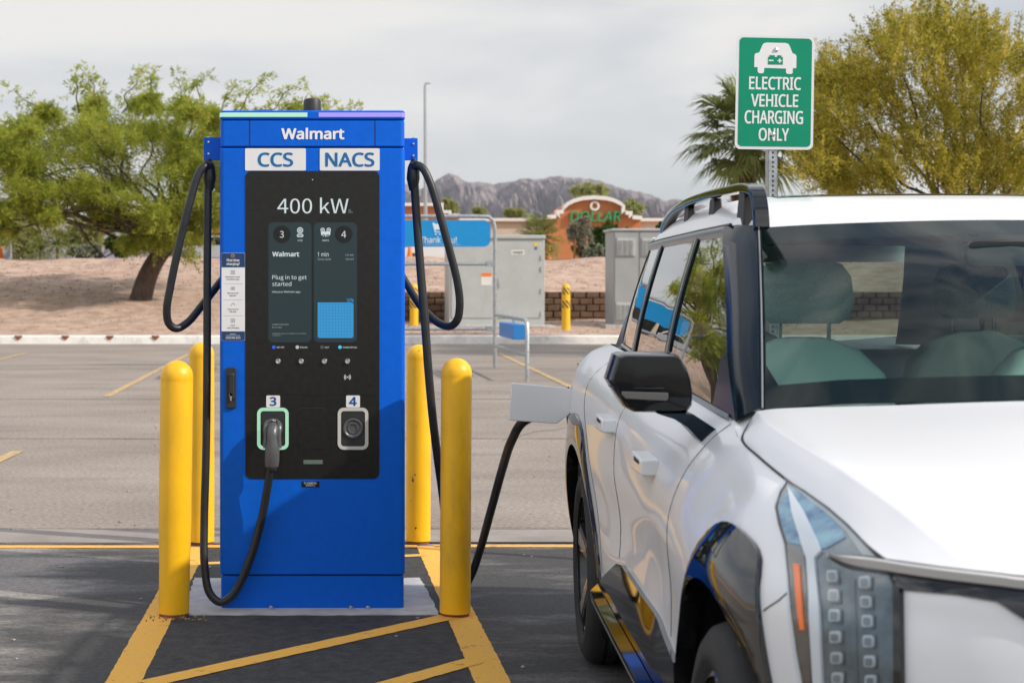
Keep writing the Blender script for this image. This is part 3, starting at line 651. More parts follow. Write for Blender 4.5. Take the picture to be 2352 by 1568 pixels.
shrub('dark_tree', 1388, 561, 76, 42, 72, M['leaf_dark'], 'dark green leafy tree spreading in front of the arched orange shop', 'tree', group=GB, n=2600, ln=.16, wd=.07, seed=9, zb=2.6, trunk=.09)
shrub('pale_tree', 1334, 535, 28, 36, 64.5, M['leaf_pale'], 'slender pale grey sapling held between two brown stakes', 'tree', group=GB, n=620, ln=.13, wd=.035, seed=1, zb=2.6, trunk=.035)
shrub('sage_bush', 1367, 583, 30, 15, 64, M['leaf_sage'], 'rounded silvery sage bush beside the grey louvred cabinet', group=GB, n=520, seed=8)
for px, lab in ((1319, 'brown wooden stake left of the pale sapling'), (1345, 'brown wooden stake right of the pale sapling')):
    mb = MB(); a = P(px, 598, 64.3); b = P(px + 2, 545, 64.3); mb.tube([a - Vector((0, 0, .1)), (a + b) / 2, b], [.05, .048, .045], seg=8)
    build('tree_stake', mb, mat('stake_wood', (.30, .15, .07), .9, var=.2), label=lab, cat='stake', group='stakes by the sapling')
shrub('flat_topped_pine', 1352, 438, 44, 14, 128, M['leaf_mid'], 'flat topped tree rising over the arched orange shop front', 'tree', n=900, ln=.32, wd=.13, seed=4, zb=3, trunk=.14)
shrub('far_tree', 1180, 492, 20, 10, 135, M['leaf_mid'], 'small yellowish tree top above the beige wall beside the white arch', 'tree', group='tree tops above the beige wall', n=420, ln=.3, wd=.12, seed=14, zb=3, trunk=.1)
shrub('far_tree', 1102, 487, 14, 9, 135, M['leaf_mid'], 'narrow tree top above the beige wall over the blue sign', 'tree', group='tree tops above the beige wall', n=300, ln=.3, wd=.12, seed=15, zb=3, trunk=.1)
shrub('far_tree', 1030, 478, 22, 18, 135, M['leaf_mid'], 'yellowish tree top behind the stepped end of the orange shop', 'tree', group='tree tops above the beige wall', n=420, ln=.3, wd=.12, seed=16, zb=3, trunk=.1)
shrub('far_tree', 1455, 480, 22, 17, 130, M['leaf_mid'], 'yellow green tree top at the right shoulder of the arched orange shop', 'tree', group='tree tops above the beige wall', n=420, ln=.3, wd=.12, seed=17, zb=3, trunk=.1)
shrub('dark_bush', 1530, 520, 26, 10, 100, M['leaf_dark'], 'dark bush beyond the grey louvred cabinet by the roof of the car', group=GB, n=350, seed=21, zb=2.6)

# ------------------------------------------------------------------ background buildings
def facade(mbx, poly, Y, d):   # poly in pixels, solid back by d
    mbx.prism(poly, lambda u, v, q: tuple(P(u, v, Y) + Vector((0, q, 0))), 0, d)
def dollar():
    Y = 110; root = thing('arched_shop', P(1366, 620, Y), 'orange stucco shop with arched white parapet and large green letters', 'building')
    arc = [(1296, 472), (1306, 463), (1320, 456), (1338, 451), (1366, 448.6), (1394, 451), (1412, 456), (1426, 463), (1436, 472)]
    top = [(1258, 494), (1278, 492.5), (1278, 482), (1294, 482)] + arc + [(1437, 484), (1453, 485), (1453, 494), (1475, 496)]
    body = [(1261, 640), (1261, 500)] + [(x, y + 6) for x, y in top[1:-1]] + [(1472, 502), (1472, 640)]
    mb = MB(); facade(mb, body, Y, 6); build('wall', mb, M['orange_wall'], root, smooth=False)
    mb = MB(); n = len(top)
    for i in range(n - 1):
        (x0, y0), (x1, y1) = top[i], top[i + 1]
        if abs(x1 - x0) < 2: q = [(x0, min(y0, y1)), (x0 + 8 * (1 if y1 < y0 else -1), min(y0, y1) + 6), (x0 + 8 * (1 if y1 < y0 else -1), max(y0, y1) + 8), (x0, max(y0, y1))]
        else: q = [(x0, y0), (x1, y1), (x1, y1 + 9), (x0, y0 + 9)]
        facade(mb, q, Y - .35 - .004 * i, 1.0)
    build('cornice', mb, M['cornice'], root, smooth=False)
    mb = MB(); ring = [(1366.5 + 11 * math.cos(a), 473 + 11 * math.sin(a), 1366.5 + 6.6 * math.cos(a), 473 + 6.6 * math.sin(a)) for a in np.linspace(0, 2 * math.pi, 33)]
    f = lambda u, v, q: tuple(P(u, v, Y - .25) + Vector((0, q, 0)))
    mb.grid([[f(r[0], r[1], .24) for r in ring], [f(r[0], r[1], 0) for r in ring], [f(r[2], r[3], 0) for r in ring], [f(r[2], r[3], .24) for r in ring]]); build('round_emblem', mb, M['cornice'], root, smooth=False)
    mb = MB(); put_text(mb, 'DOLLAR', (1309.5, 485, 1426, 508.5), lambda u, v, q: tuple(P(u, v, Y - .3) + Vector((0, q, 0))), bold=.03, italic=.12, thick=.22)
    build('lettering', mb, M['green_letter'], root, smooth=False)
dollar()
def beige():
    Y = 114; root = thing('beige_shop_row', P(1700, 620, Y), 'long beige shop row with white roof edge running behind the arched orange shop', 'building')
    mb = MB(); facade(mb, [(1010, 640), (1010, 507), (2700, 507), (2700, 640)], Y, 14); build('wall', mb, M['beige_wall'], root, smooth=False)
    mb = MB(); facade(mb, [(1008, 508), (1008, 501), (2702, 501), (2702, 508)], Y - .3, 14.5); build('roof_edge', mb, M['cornice'], root, smooth=False)
beige()
def orange_shop():
    Y = 104; root = thing('orange_shop', P(760, 620, Y), 'orange shop with stepped white roof edge and dark windows behind the charger', 'building')
    top = [(463, 505), (500, 505), (500, 466), (1019, 466), (1019, 483), (1037, 483), (1037, 491), (1057, 491)]
    mb = MB(); facade(mb, [(463, 640), (463, 508), (503, 508), (503, 470), (1015, 470), (1015, 486), (1033, 486), (1033, 494), (1055, 494), (1055, 640)], Y, 12); build('wall', mb, M['orange_wall'], root, smooth=False)
    mb = MB()
    for i in range(len(top) - 1):
        (x0, y0), (x1, y1) = top[i], top[i + 1]
        if x0 == x1: facade(mb, [(x0, min(y0, y1)), (x0 + (6 if y1 < y0 else -6), min(y0, y1)), (x0 + (6 if y1 < y0 else -6), max(y0, y1) + 6), (x0, max(y0, y1) + 6)], Y - .3 - .01 * i, 1)
        else: facade(mb, [(x0, y0), (x1, y0), (x1, y0 + 7), (x0, y0 + 7)], Y - .3 - .01 * i, 1)
    build('roof_edge', mb, M['cornice'], root, smooth=False)
    mb = MB(); facade(mb, [(485, 600), (485, 535), (1030, 535), (1030, 600)], Y - .1, .3); build('window', mb, M['shop_glass'], root, smooth=False)
    for x in (470, 600, 740, 900, 1028): mb = MB(); facade(mb, [(x - 6, 640), (x - 6, 530), (x + 6, 530), (x + 6, 640)], Y - .6, .5); build('column', mb, M['beige_wall'], root, smooth=False)
orange_shop()
def far_car(px, py, Y, label, m):
    c = P(px, py, Y); z = 2.62; c.z = z; root = thing('parked_car', c, label, 'car', 'cars parked by the far shops')
    mb = MB(); pr = [(-2.2, .35), (-2.2, .85), (-1.5, .95), (-.9, 1.42), (.7, 1.45), (1.3, 1.0), (2.1, .85), (2.2, .35)]
    mb.prism(pr, lambda u, v, d: (c.x + u, c.y + d, z + v), -.85, .85); build('body', mb, m, root, bevel=.06)
    mb = MB(); mb.prism([(-1.3, .98), (-.85, 1.36), (.62, 1.38), (1.08, 1.0)], lambda u, v, d: (c.x + u, c.y + d, z + v), -.86, .86); build('window', mb, M['shop_glass'], root)
    for u in (-1.35, 1.35):
        mb = MB(); mb.lathe([(.05, -.88), (.3, -.88), (.33, -.86), (.33, .86), (.3, .88), (.05, .88)], (c.x + u, c.y, z + .33), 20, 'y'); build('wheel', mb, M['tyre'], root)
far_car(1008, 592, 82, 'white car parked far off under the blue cart corral sign', mat('far_white', (.7, .7, .7), .3, coat=.5))
far_car(498, 590, 80, 'silver car parked in front of the orange shop, left of the charger', mat('far_silver', (.4, .42, .44), .3, coat=.5))
def cone(px, py, Y, label):
    c = P(px, py, Y); z = 2.62; root = thing('traffic_cone', (c.x, Y, z), label, 'traffic cone', 'orange traffic markers on the far lot')
    h = c.z - z + .25
    mb = MB(); mb.lathe([(.02, h), (.06, h), (.20, .05), (.20, .04)], (c.x, Y, z), 16); build('cone_body', mb, M['orange'], root)
    mb = MB(); mb.lathe([(.095, h * .7), (.125, h * .45), (.118, h * .45), (.09, h * .7)], (c.x, Y, z), 16); build('reflective_band', mb, M['cornice'], root)
    mb = MB(); mb.box(c.x - .25, c.x + .25, Y - .25, Y + .25, z, z + .05); build('base', mb, M['dark'], root)
cone(941, 576, 80, 'orange traffic cone seen just right of the charger, under the blue sign')
cone(1259, 580, 72, 'orange traffic cone beside the small palm behind the transformer cabinet')
cone(1, 575, 72, 'orange traffic cone at the far left edge of the photo')
def lamp():
    Y = 95; b = P(978, 600, Y); b.z = 2.6; root = thing('street_lamp', b, 'tall thin grey street lamp rising right of the charger', 'street lamp')
    t = P(976, 200, Y); mb = MB(); mb.tube([b, P(977, 400, Y), t, P(977, 193, Y), P(980, 191, Y)], [.13, .10, .075, .06, .05], seg=10); build('pole', mb, M['galv'], root)
    q = P(982, 191.5, Y); mb = MB(); mb.box(q.x - .12, q.x + .16, Y - .1, Y + .1, q.z - .05, q.z + .05); build('lamp_head', mb, M['cab'], root, bevel=.02)
lamp()
def postsign():
    Y = 66; b = P(25, 592, Y); root = thing('sign_post', b, 'thin post with small pale sign on the bank at far left', 'sign')
    mb = MB(); mb.tube([b - Vector((0, 0, .3)), P(25, 512, Y)], .035, seg=8); build('post', mb, M['galv'], root)
    a = P(22, 512, Y - .05); c = P(28, 532, Y - .05); mb = MB(); mb.box(a.x, c.x, Y - .06, Y - .04, c.z, a.z); build('sign_plate', mb, M['cornice'], root)
postsign()
mb = MB(); q = P(431, 558, 78); mb.box(q.x - .03, q.x + .03, 78, 78.05, 2.6, q.z + .6); fr = thing('feather_flag', (q.x, 78, 2.6), 'small purple feather flag on a pole right of the mesquite trunk', 'flag')
build('pole', mb, M['galv'], fr); mb = MB(); mb.prism([(428, 570), (428, 552), (434, 546), (436, 556), (433, 570)], lambda u, v, d: tuple(P(u, v, 77.95) + Vector((0, d, 0))), 0, .03); build('flag_cloth', mb, mat('purple_cloth', (.30, .12, .42), .8), fr)
mb = MB(); q = P(1486, 500, 112); mb.tube([(q.x, 112, 7.0), (q.x, 112, P(0, 476, 112).z)], .12, seg=10); build('vent_pipe', mb, M['palm_bark'], label='short dark vent pipe standing on the beige shop roof', cat='pipe')
# lamp fixture and dead frond column near the palm trunk
mb = MB(); q = P(1692, 470, 60); pr_ = thing('cypress_bush', (q.x, 60, .1), 'rust brown dried column of growth beside the palm trunk', 'shrub')
ch = []; rng = np.random.default_rng(9)
for k in range(140):
    t = rng.uniform(0, 1); r_ = .30 * math.sin(math.pi * min(1, .2 + .8 * t) ** .9) * .9
    p0 = np.array((q.x, 60, 1 + t * (P(0, 400, 60).z - 1))); twigs(ch, None, p0, max(.12, r_ + .12), 5, 9, .16, .05, rng, up=.6, droop=0)
build_leaves('foliage', ch, leafmat('dried_leaf', [(.12, .05, .02), (.22, .10, .045), (.17, .08, .03)], .2), pr_)
mb.tube([(q.x, 60, 0), (q.x, 60, 3.5)], .06, seg=8); build('stem', mb, M['palm_bark'], pr_)

# ------------------------------------------------------------------ retaining wall, cabinets, corral
def retaining():
    rng = random.Random(8); Y = 54.0; x = 2.0; bw, bh = .43, .215
    root = None; mb = MB()
    for r in range(5):
        off = (r % 2) * bw / 2
        for k in range(46):
            x0 = 1.6 + off + k * bw + rng.uniform(-.008, .008); z0 = .34 + r * bh; d = rng.uniform(-.02, .02) + r * .025
            a, b = x0 + .006, x0 + bw - .006
            ring = lambda yy, ins: [(a + ins, yy, z0 + .005 + ins), (b - ins, yy, z0 + .005 + ins), (b - ins, yy, z0 + bh - .006 - ins), (a + ins, yy, z0 + bh - .006 - ins)]
            mid = [(p[0], p[1] - rng.uniform(.0, .03), p[2]) for p in ring(Y - .05 + d, .025)]
            mb.loft([ring(Y + .25, 0), ring(Y + d, 0), mid], True)
    build('retaining_wall', mb, M['block'], smooth=False, label='low wall of brown split face blocks holding the gravel bank', cat='retaining wall')
retaining()
def vent(mb, Y, x0, y0, x1, y1):
    a = P(x0, y0, Y); b = P(x1, y1, Y); mb.box(a.x, b.x, Y - .035, Y + .01, b.z, a.z); n = 11; h = a.z - b.z
    for c in range(3):
        u0 = a.x + (b.x - a.x) * (.10 + c * .28); u1 = u0 + (b.x - a.x) * .22
        for k in range(n):
            z = b.z + h * (.12 + .76 * k / (n - 1)); mb.add([(u0, Y - .036, z), (u1, Y - .036, z), (u1, Y - .07, z - .02), (u0, Y - .07, z - .02), (u1, Y - .036, z - .03), (u0, Y - .036, z - .03)], [(0, 1, 2, 3), (3, 2, 4, 5), (0, 3, 5), (1, 4, 2)])
def transformer():
    Y = 51.0; a = P(1031, 540, Y); b = P(1251, 748, Y); root = thing('transformer_cabinet', ((a.x + b.x) / 2, Y, b.z), 'large pale grey transformer cabinet standing behind the cart corral rail', 'electrical cabinet')
    mb = MB(); mb.box(a.x, b.x, Y, Y + 1.8, b.z, a.z - .12); build('body', mb, M['cab'], root, bevel=.02)
    mb = MB(); mb.box(a.x - .03, b.x + .03, Y - .05, Y + 1.85, a.z - .117, a.z); build('lid', mb, M['cab'], root, bevel=.02)
    for x0, x1 in ((1037, 1132), (1139, 1243)):
        mb = MB(); c = P(x0, 560, Y); d = P(x1, 730, Y); mb.box(c.x, d.x, Y - .025, Y - .002, d.z, c.z); dr_ = build('door', mb, M['cab'], root, bevel=.008)
        if x0 > 1100:
            mb = MB(); c = P(1140, 640, Y); mb.box(c.x + .02, c.x + .1, Y - .07, Y - .027, c.z - .28, c.z); build('handle', mb, M['galv'], dr_, bevel=.01)
            for yy in (592, 618, 668, 720):
                mb = MB(); c = P(1243, yy, Y); mb.tube([(c.x, Y - .035, c.z - .07), (c.x, Y - .035, c.z + .07)], .025, seg=8); build('hinge', mb, M['cab'], dr_)
    def lab(n, box, m): 
        mb = MB(); mb.flat([tuple(P(x, y, Y - .03)) for x, y in ((box[0], box[1]), (box[2], box[1]), (box[2], box[3]), (box[0], box[3]))]); return build(n, mb, m, root, smooth=False)
    lab('white_label', (1174, 574, 1204.5, 585), M['cornice']); lab('yellow_label', (1227, 557, 1236, 565), mat('label_yellow', (.75, .55, .05), .6)); lab('blue_label', (1227.5, 567, 1234, 573), mat('label_blue', (.03, .13, .40), .6))
    w_ = lab('warning_label', (1105, 626, 1130, 655), M['cornice']); lab('warning_header', (1106, 626.5, 1129, 635), M['orange']).location.y = -.004
    mb = MB(); put_text(mb, 'DANGER', (1178, 576.5, 1201, 582.5), lambda u, v, q: tuple(P(u, v, Y - .034)), bold=.01); build('lettering', mb, M['ink'], root, smooth=False)
    mb = MB(); c = P(1026, 747, 50.3); d = P(1276, 747, 50.3); mb.box(c.x, d.x, 50.3, 53.2, .1, c.z); build('transformer_pad', mb, M['concrete'], kind='structure', bevel=.02)
transformer()
def cabinet2():
    Y = 50.5; a = P(1409, 530, Y); b = P(1545, 745, Y); root = thing('louvred_cabinet', ((a.x + b.x) / 2, Y, b.z), 'darker grey louvred utility cabinet beside the roof of the white car', 'electrical cabinet')
    mb = MB(); mb.box(a.x, b.x, Y, Y + 1.5, b.z, a.z); build('body', mb, mat('cabinet_dark_grey', (.33, .345, .345), .5, var=.05, vscale=2), root, bevel=.015)
    mb = MB(); mb.box(a.x - .06, b.x + .06, Y - .06, Y + 1.56, a.z - .003, a.z + .07); build('lid', mb, M['cab'], root, bevel=.015)
    for x0, x1 in ((1412, 1466), (1469, 1540)):
        mb = MB(); c = P(x0, 533, Y); d = P(x1, 742, Y); mb.box(c.x, d.x, Y - .022, Y - .002, d.z, c.z); build('door', mb, MATS['cabinet_dark_grey'], root, bevel=.006)
    for bx in ((1417, 546, 1460, 588), (1474, 546, 1516, 588), (1415, 694, 1455, 735), (1474, 694, 1516, 735)):
        mb = MB(); vent(mb, Y - .02, *bx); build('vent', mb, M['cab'], root, smooth=False)
    mb = MB(); mb.box(a.x - .3, b.x + .3, Y - .4, Y + 2, .15, b.z); build('cabinet_pad', mb, M['concrete'], kind='structure')
cabinet2()
def striped():
    m = bpy.data.materials.new('striped_bollard_paint'); m.use_nodes = True; t = m.node_tree; p = t.nodes['Principled BSDF']; p.inputs['Roughness'].default_value = .5
    tcn = t.nodes.new('ShaderNodeTexCoord'); sx = t.nodes.new('ShaderNodeSeparateXYZ'); t.links.new(tcn.outputs['Object'], sx.inputs[0])
    def ma(op, a, b):
        n = t.nodes.new('ShaderNodeMath'); n.operation = op
        for i, q in enumerate((a, b)):
            if isinstance(q, float): n.inputs[i].default_value = q
            else: t.links.new(q, n.inputs[i])
        return n.outputs[0]
    ang = ma('ARCTAN2', sx.outputs['Y'], sx.outputs['X']); h = sx.outputs['Z']
    k = ma('FRACT', ma('ADD', ma('MULTIPLY', ang, .9549), ma('MULTIPLY', h, 7.0)), 0.0); s1 = ma('LESS_THAN', k, .5)
    b1 = ma('MULTIPLY', ma('GREATER_THAN', h, 1.02), ma('LESS_THAN', h, 1.22)); b2 = ma('MULTIPLY', ma('GREATER_THAN', h, .62), ma('LESS_THAN', h, .84))
    f = ma('MULTIPLY', s1, ma('ADD', b1, b2)); mxn = t.nodes.new('ShaderNodeMixRGB'); t.links.new(f, mxn.inputs['Fac']); mxn.inputs['Color1'].default_value = (.82, .47, .01, 1); mxn.inputs['Color2'].default_value = (.02, .018, .015, 1)
    t.links.new(mxn.outputs['Color'], p.inputs['Base Color']); return m
M['striped'] = striped()
for px, lab in ((1300, 'small yellow bollard with black bands before the brown block wall'), (951, 'small banded yellow bollard half hidden by the right charging cable')):
    q = P(px, 755, 49.3); mb = MB(); r_ = .125
    mb.lathe([(.02, 1.345), (.06, 1.335), (.1, 1.30), (r_, 1.23), (r_, .90), (r_ * 1.06, .89), (r_ * 1.06, .62), (r_, .61), (r_, -.1)], (0, 0, 0), 24)
    o = build('striped_bollard', mb, M['striped'], label=lab, cat='bollard', group='banded bollards by the electrical cabinets'); o.location = (q.x, 49.3, q.z)
def corral():
    Y = 31.2; p0 = G(1137, 845); p1 = G(1211, 876)
    root = thing('cart_corral', (p0.x, Y, 0), 'galvanised shopping cart corral with a blue thank you sign', 'cart corral')
    xr = p0.x; Y = p0.y; r_ = .038; mb = MB(); zt = P(0, 497, Y).z; xl = P(560, 500, Y).x
    mb.tube([(xr, Y, 0), (xr, Y, zt - .25), (xr - .03, Y, zt - .08), (xr - .12, Y, zt - .01), (xr - .3, Y, zt), (xl + .3, Y, zt), (xl + .12, Y, zt - .01), (xl + .03, Y, zt - .08), (xl, Y, zt - .25), (xl, Y, 0)], r_, seg=10); build('frame', mb, M['galv'], root)
    for py in (606, 755):
        mb = MB(); z = P(0, py, Y).z; mb.tube([(xr, Y, z), (xl, Y, z)], .035, seg=10); mb.box(xr - .16, xr - .02, Y - .05, Y + .05, z - .05, z + .05); build('rail', mb, M['galv'], root)
    za = P(0, 506, Y).z; zb = P(0, 567, Y).z; xb = P(1126, 0, Y).x
    mb = MB(); mb.prism(rrect(xl + .08, zb, xb, za, .13), lambda u, v, d: (u, Y - .06 + d, v), 0, .03); sg = build('sign_panel', mb, M['corral_blue'], root, smooth=False)
    f = lambda u, v, q: tuple(P(u, v, Y - .066) + Vector((0, q, 0)))
    mb = MB(); put_text(mb, 'Thank You!', (965, 543, 1049, 558.5), f, bold=.02); put_text(mb, 'for returning your shopping cart here', (966, 560.5, 1058, 563.5), f)
    # cart pictogram
    for pl in ([(993, 512), (996, 511), (999, 514), (1012, 514), (1013, 527), (1000, 528), (1001, 532), (1011, 532), (1011, 534), (998.5, 534)],): mb.flat([f(x, y, 0) for x, y in pl])
    mb.flat([f(x, y, 0) for x, y in circ(1001, 538, 2)]); mb.flat([f(x, y, 0) for x, y in circ(1010, 538, 2)]); build('lettering', mb, mat('sign_white', (.62, .74, .80), .6), sg, smooth=False)
    # low side rail running towards the lot, with the small blue box hung on it
    z1 = .99; zl = .42
    for xx in (xr, xl):
        mb = MB(); q = Vector((p1.x + (xx - xr), p1.y, 0)); mb.tube([(xx, Y, z1 + .02), (q.x - .0, q.y + .25, z1), (q.x, q.y + .06, z1 - .06), (q.x, q.y, z1 - .2), (q.x, q.y, 0)], .034, seg=10); mb.tube([(xx, Y, zl), (q.x, q.y, zl)], .03, seg=8); build('side_rail', mb, M['galv'], root)
    a = P(1172, 742, 29); b = P(1194, 775, 29); mb = MB(); mb.box(a.x - .09, a.x + .15, 27.8, 30.0, b.z, a.z); bx = build('litter_box', mb, mat('box_blue', (.02, .20, .55), .5, var=.05), root, bevel=.01)
    mb = MB(); mb.box(a.x + .02, a.x + .05, 28.8, 28.85, a.z, z1); build('hanger', mb, M['galv'], bx)
corral()

# ------------------------------------------------------------------ the charger
YF = 7.65; KF = YF / FPX
def fx(x): return (x - VX) * KF
def fz(y): return EYE - (y - VY) * KF
def FA(off): return lambda u, v, q=0: (fx(u), YF - off - q, fz(v))
ch_root = thing('charging_station', (fx(717), 8.02, 0), 'tall blue electric vehicle charging station with a black screen panel', 'charging station')
def planbox(mb, x0, x1, y0, y1, z0, z1, r, ch=.004):
    def ring(z, i): return [(u, v, z) for u, v in rrect(x0 + i, y0 + i, x1 - i, y1 - i, max(.002, r - i), 6)]
    mb.loft([ring(z0, ch), ring(z0 + ch, 0), ring(z1 - ch, 0), ring(z1, ch)], True)
XL, XR, YB = fx(505), fx(930), 8.40
mb = MB(); planbox(mb, XL + .004, XR - .004, YF + .004, YB, .006, fz(1322), .02); build('plinth', mb, M['blue'], ch_root)
mb = MB(); planbox(mb, XL + .012, XR - .012, YF + .014, YB - .01, fz(1322) - .002, fz(334), .02); build('inner_frame', mb, M['blue_gap'], ch_root)
mb = MB(); planbox(mb, XL - .001, XR + .001, YF, YB, fz(1319), fz(340.5), .022); body = build('body', mb, M['blue'], ch_root)
mb = MB(); planbox(mb, XL + .001, XR - .001, YF, YB, fz(337), fz(277), .022); hd = build('header', mb, M['blue'], ch_root)
for x in (573.6, 861.5): mb = MB(); mb.box(fx(x) - .0025, fx(x) + .0025, YF - .0006, YF + .01, fz(336), fz(277.5)); build('header_seam', mb, M['blue_gap'], hd)
mb = MB(); planbox(mb, XL + .01, XR - .01, YF + .01, YB - .01, fz(278), fz(274), .02); build('header_gap', mb, M['blue_gap'], ch_root)
mb = MB(); planbox(mb, XL - .001, XR + .001, YF - .003, YB, fz(275), fz(254), .022, .006); lid = build('lid', mb, M['blue'], ch_root)
def ledbar(x0, x1, m, n):
    mb = MB(); side = x0 < 600
    pts = [(u, YF - .0045) for u in np.linspace(fx(x0 if not side else x0 + 9), fx(x1 if side else x1 - 9), 12)]
    corner = [(0.022 * (1 - math.sin(a)), .022 * (1 - math.cos(a))) for a in np.linspace(0, R(80), 7)]
    if side: pts = [(XL - .002 + .024 - .024 * math.sin(a), YF - .0045 + .024 - .024 * math.cos(a)) for a in np.linspace(R(85), R(0), 7)] + pts
    else: pts = pts + [(XR + .002 - .024 + .024 * math.sin(a), YF - .0045 + .024 - .024 * math.cos(a)) for a in np.linspace(R(0), R(85), 7)]
    mb.grid([[(p[0], p[1], fz(269)) for p in pts], [(p[0], p[1], fz(259)) for p in pts]]); build(n, mb, m, lid)
ledbar(505, 706, M['led_green'], 'light_bar'); ledbar(732, 930, M['led_violet'], 'light_bar')
mb = MB(); c = (P(717, 0, 7.72).x, 7.72, fz(254)); mb.lathe([(.001, .062), (.03, .062), (.037, .058), (.040, .050), (.042, .0), (.042, -.005)], c, 28); build('antenna_dome', mb, M['dark'], ch_root)
def plate(name, box, r, off, m, par, th=.003):
    mb = MB(); mb.prism(rrect(*box, r), lambda u, v, d: (fx(u), YF - off - d, fz(v)), 0, th); return build(name, mb, m, par, smooth=False)
panel = plate('display_panel', (563.7, 393, 871.5, 1099), 14, -.002, M['panel'], ch_root, .0045)
mb = MB(); mb.box(fx(564), fx(871), YF - .0032, YF - .002, fz(906.7), fz(905.7)); build('panel_seam', mb, M['screen_black'], panel)
mb = MB(); put_text(mb, 'Walmart', (646, 293.6, 791, 320.7), FA(.002), bold=.055); build('header_lettering', mb, M['white_letter'], hd, smooth=False)
for s, bx, tb in (('CCS', (563, 341, 702.5, 392), (592, 350.5, 673.5, 383.6)), ('NACS', (734.5, 341, 872, 392), (747, 350.5, 860, 383.6))):
    st = plate('connector_sticker', bx, 3, .0006, M['sticker'], ch_root, .0022)
    mb = MB(); put_text(mb, s, tb, FA(.0036), bold=.045); build('lettering', mb, M['sticker_blue'], st, smooth=False)
# screen
SO = .0032
mb = MB(); put_text(mb, '400 kW', (637, 454, 800.5, 490.5), FA(SO), thin=True); build('power_lettering', mb, M['scr_white'], panel, smooth=False)
mb = MB(); mb.flat([FA(SO)(x, y) for x, y in circ(718, 413, 1.3)]); build('camera_dot', mb, M['scr_white'], panel, smooth=False)
def card(box): return plate('screen_card', box, 11, .0018, M['screen_card'], panel, .0012)
c3 = card((616.4, 511, 715.6, 785.8)); c4 = card((720.6, 511, 820, 785.8))
A = lambda zx, zy: (340.4 + .386 * zx, 211.8 + .386 * zy)
def zb(x0, y0, x1, y1): return (*A(x0, y0), *A(x1, y1))
for par, cx in ((c3, 647.3), (c4, 789.3)):
    mb = MB(); mb.flat([FA(.0036)(x, y) for x, y in circ(cx, 538.4, 20.2, 40)]); build('number_disc', mb, M['screen_black'], par, smooth=False)
T4 = FA(.0044); T3 = FA(.0038)
mb = MB()
put_text(mb, '3', zb(783, 826, 807, 866), T4, thin=True)
put_text(mb, 'Walmart', zb(738, 948, 899, 978), T3, bold=.05); put_text(mb, 'Plug in to get', zb(738, 1087, 943, 1121), T3, thin=True); put_text(mb, 'started', zb(738, 1127, 852, 1153), T3, thin=True); put_text(mb, 'Use your Walmart app.', zb(738, 1181, 908, 1196), T3, bold=.005)
def ringpoly(cx, cy, r0, r1, n=20): return [(cx + r0 * math.cos(a), cy + r0 * math.sin(a)) for a in np.linspace(0, 2 * math.pi, n)], [(cx + r1 * math.cos(a), cy + r1 * math.sin(a)) for a in np.linspace(0, 2 * math.pi, n)]
def ringadd(mb, cx, cy, r0, r1, f, n=24):
    a, b = ringpoly(cx, cy, r0, r1, n); mb.grid([[f(*p) for p in a], [f(*p) for p in b]])
# combined connector icon: round head with pins above a two-pin pill
cx, cy = A(904, 822); ringadd(mb, cx, cy, 7.0, 5.2, T3)
for k in range(5): mb_a = 2 * math.pi * k / 5 - math.pi / 2; ringadd(mb, cx + 3.1 * math.cos(mb_a), cy + 3.1 * math.sin(mb_a), 2.0, 1.2, T3, 10)
ringadd(mb, cx, cy, 1.2, .3, T3, 10)
cx, cy = A(904, 853); o_ = rrect(cx - 7.6, cy - 3.8, cx + 7.6, cy + 3.8, 3.7); i_ = rrect(cx - 6.0, cy - 2.2, cx + 6.0, cy + 2.2, 2.1); mb.grid([[T3(*p) for p in o_ + o_[:1]], [T3(*p) for p in i_ + i_[:1]]])
ringadd(mb, cx - 3, cy, 2.2, 1.2, T3, 10); ringadd(mb, cx + 3, cy, 2.2, 1.2, T3, 10)
put_text(mb, 'CCS', zb(890, 877, 918, 887), T3, bold=.01)
build('screen_lettering', mb, M['scr_white'], c3, smooth=False)
mb = MB(); put_text(mb, 'CURRENT KWH RATE', zb(738, 1377, 836, 1386), T3); put_text(mb, '$0.56 / kWh', zb(738, 1394, 796, 1403), T3); put_text(mb, 'Applicable taxes are added once charging', zb(738, 1431, 938, 1440), T3); put_text(mb, 'completes', zb(738, 1443, 790, 1451), T3); build('small_lettering', mb, M['scr_dim'], c3, smooth=False)
mb = MB(); put_text(mb, '4', zb(1149, 826, 1178, 866), T4, thin=True); put_text(mb, '1 min', zb(1008, 951, 1074, 977), T3, bold=0); put_text(mb, 'NACS', zb(1037, 877, 1076, 887), T3, bold=.01)
cx, cy = A(1056, 834)
for dx in (-7, 7): ringadd(mb, cx + dx, cy - 5.5, 5.0, 3.2, T3); ringadd(mb, cx + dx, cy - 5.5, 1.9, .3, T3, 10)
mb.flat([T3(cx + u, cy + v) for u, v in ((-11, -2), (11, -2), (10.5, 5), (8, 8), (6, 4), (3, 6), (-3, 6), (-6, 4), (-8, 8), (-10.5, 5))]); ringadd(mb, cx, cy + 8.5, 1.7, .3, T3, 10); ringadd(mb, cx - 5, cy + 8.5, 1.3, .3, T3, 8); ringadd(mb, cx + 5, cy + 8.5, 1.3, .3, T3, 8)
build('screen_lettering', mb, M['scr_white'], c4, smooth=False)
mb = MB(); put_text(mb, 'Since start', zb(1008, 986, 1088, 1000), T3); put_text(mb, '137 kW', zb(1171, 963, 1222, 975), T3); put_text(mb, 'Speed', zb(1175, 987, 1221, 1001), T3); build('small_lettering', mb, M['scr_dim'], c4, smooth=False)
mb = MB(); put_text(mb, '52%', zb(1183, 1227, 1222, 1246), T3, bold=0); build('percent_lettering', mb, M['scr_blue'], c4, smooth=False)
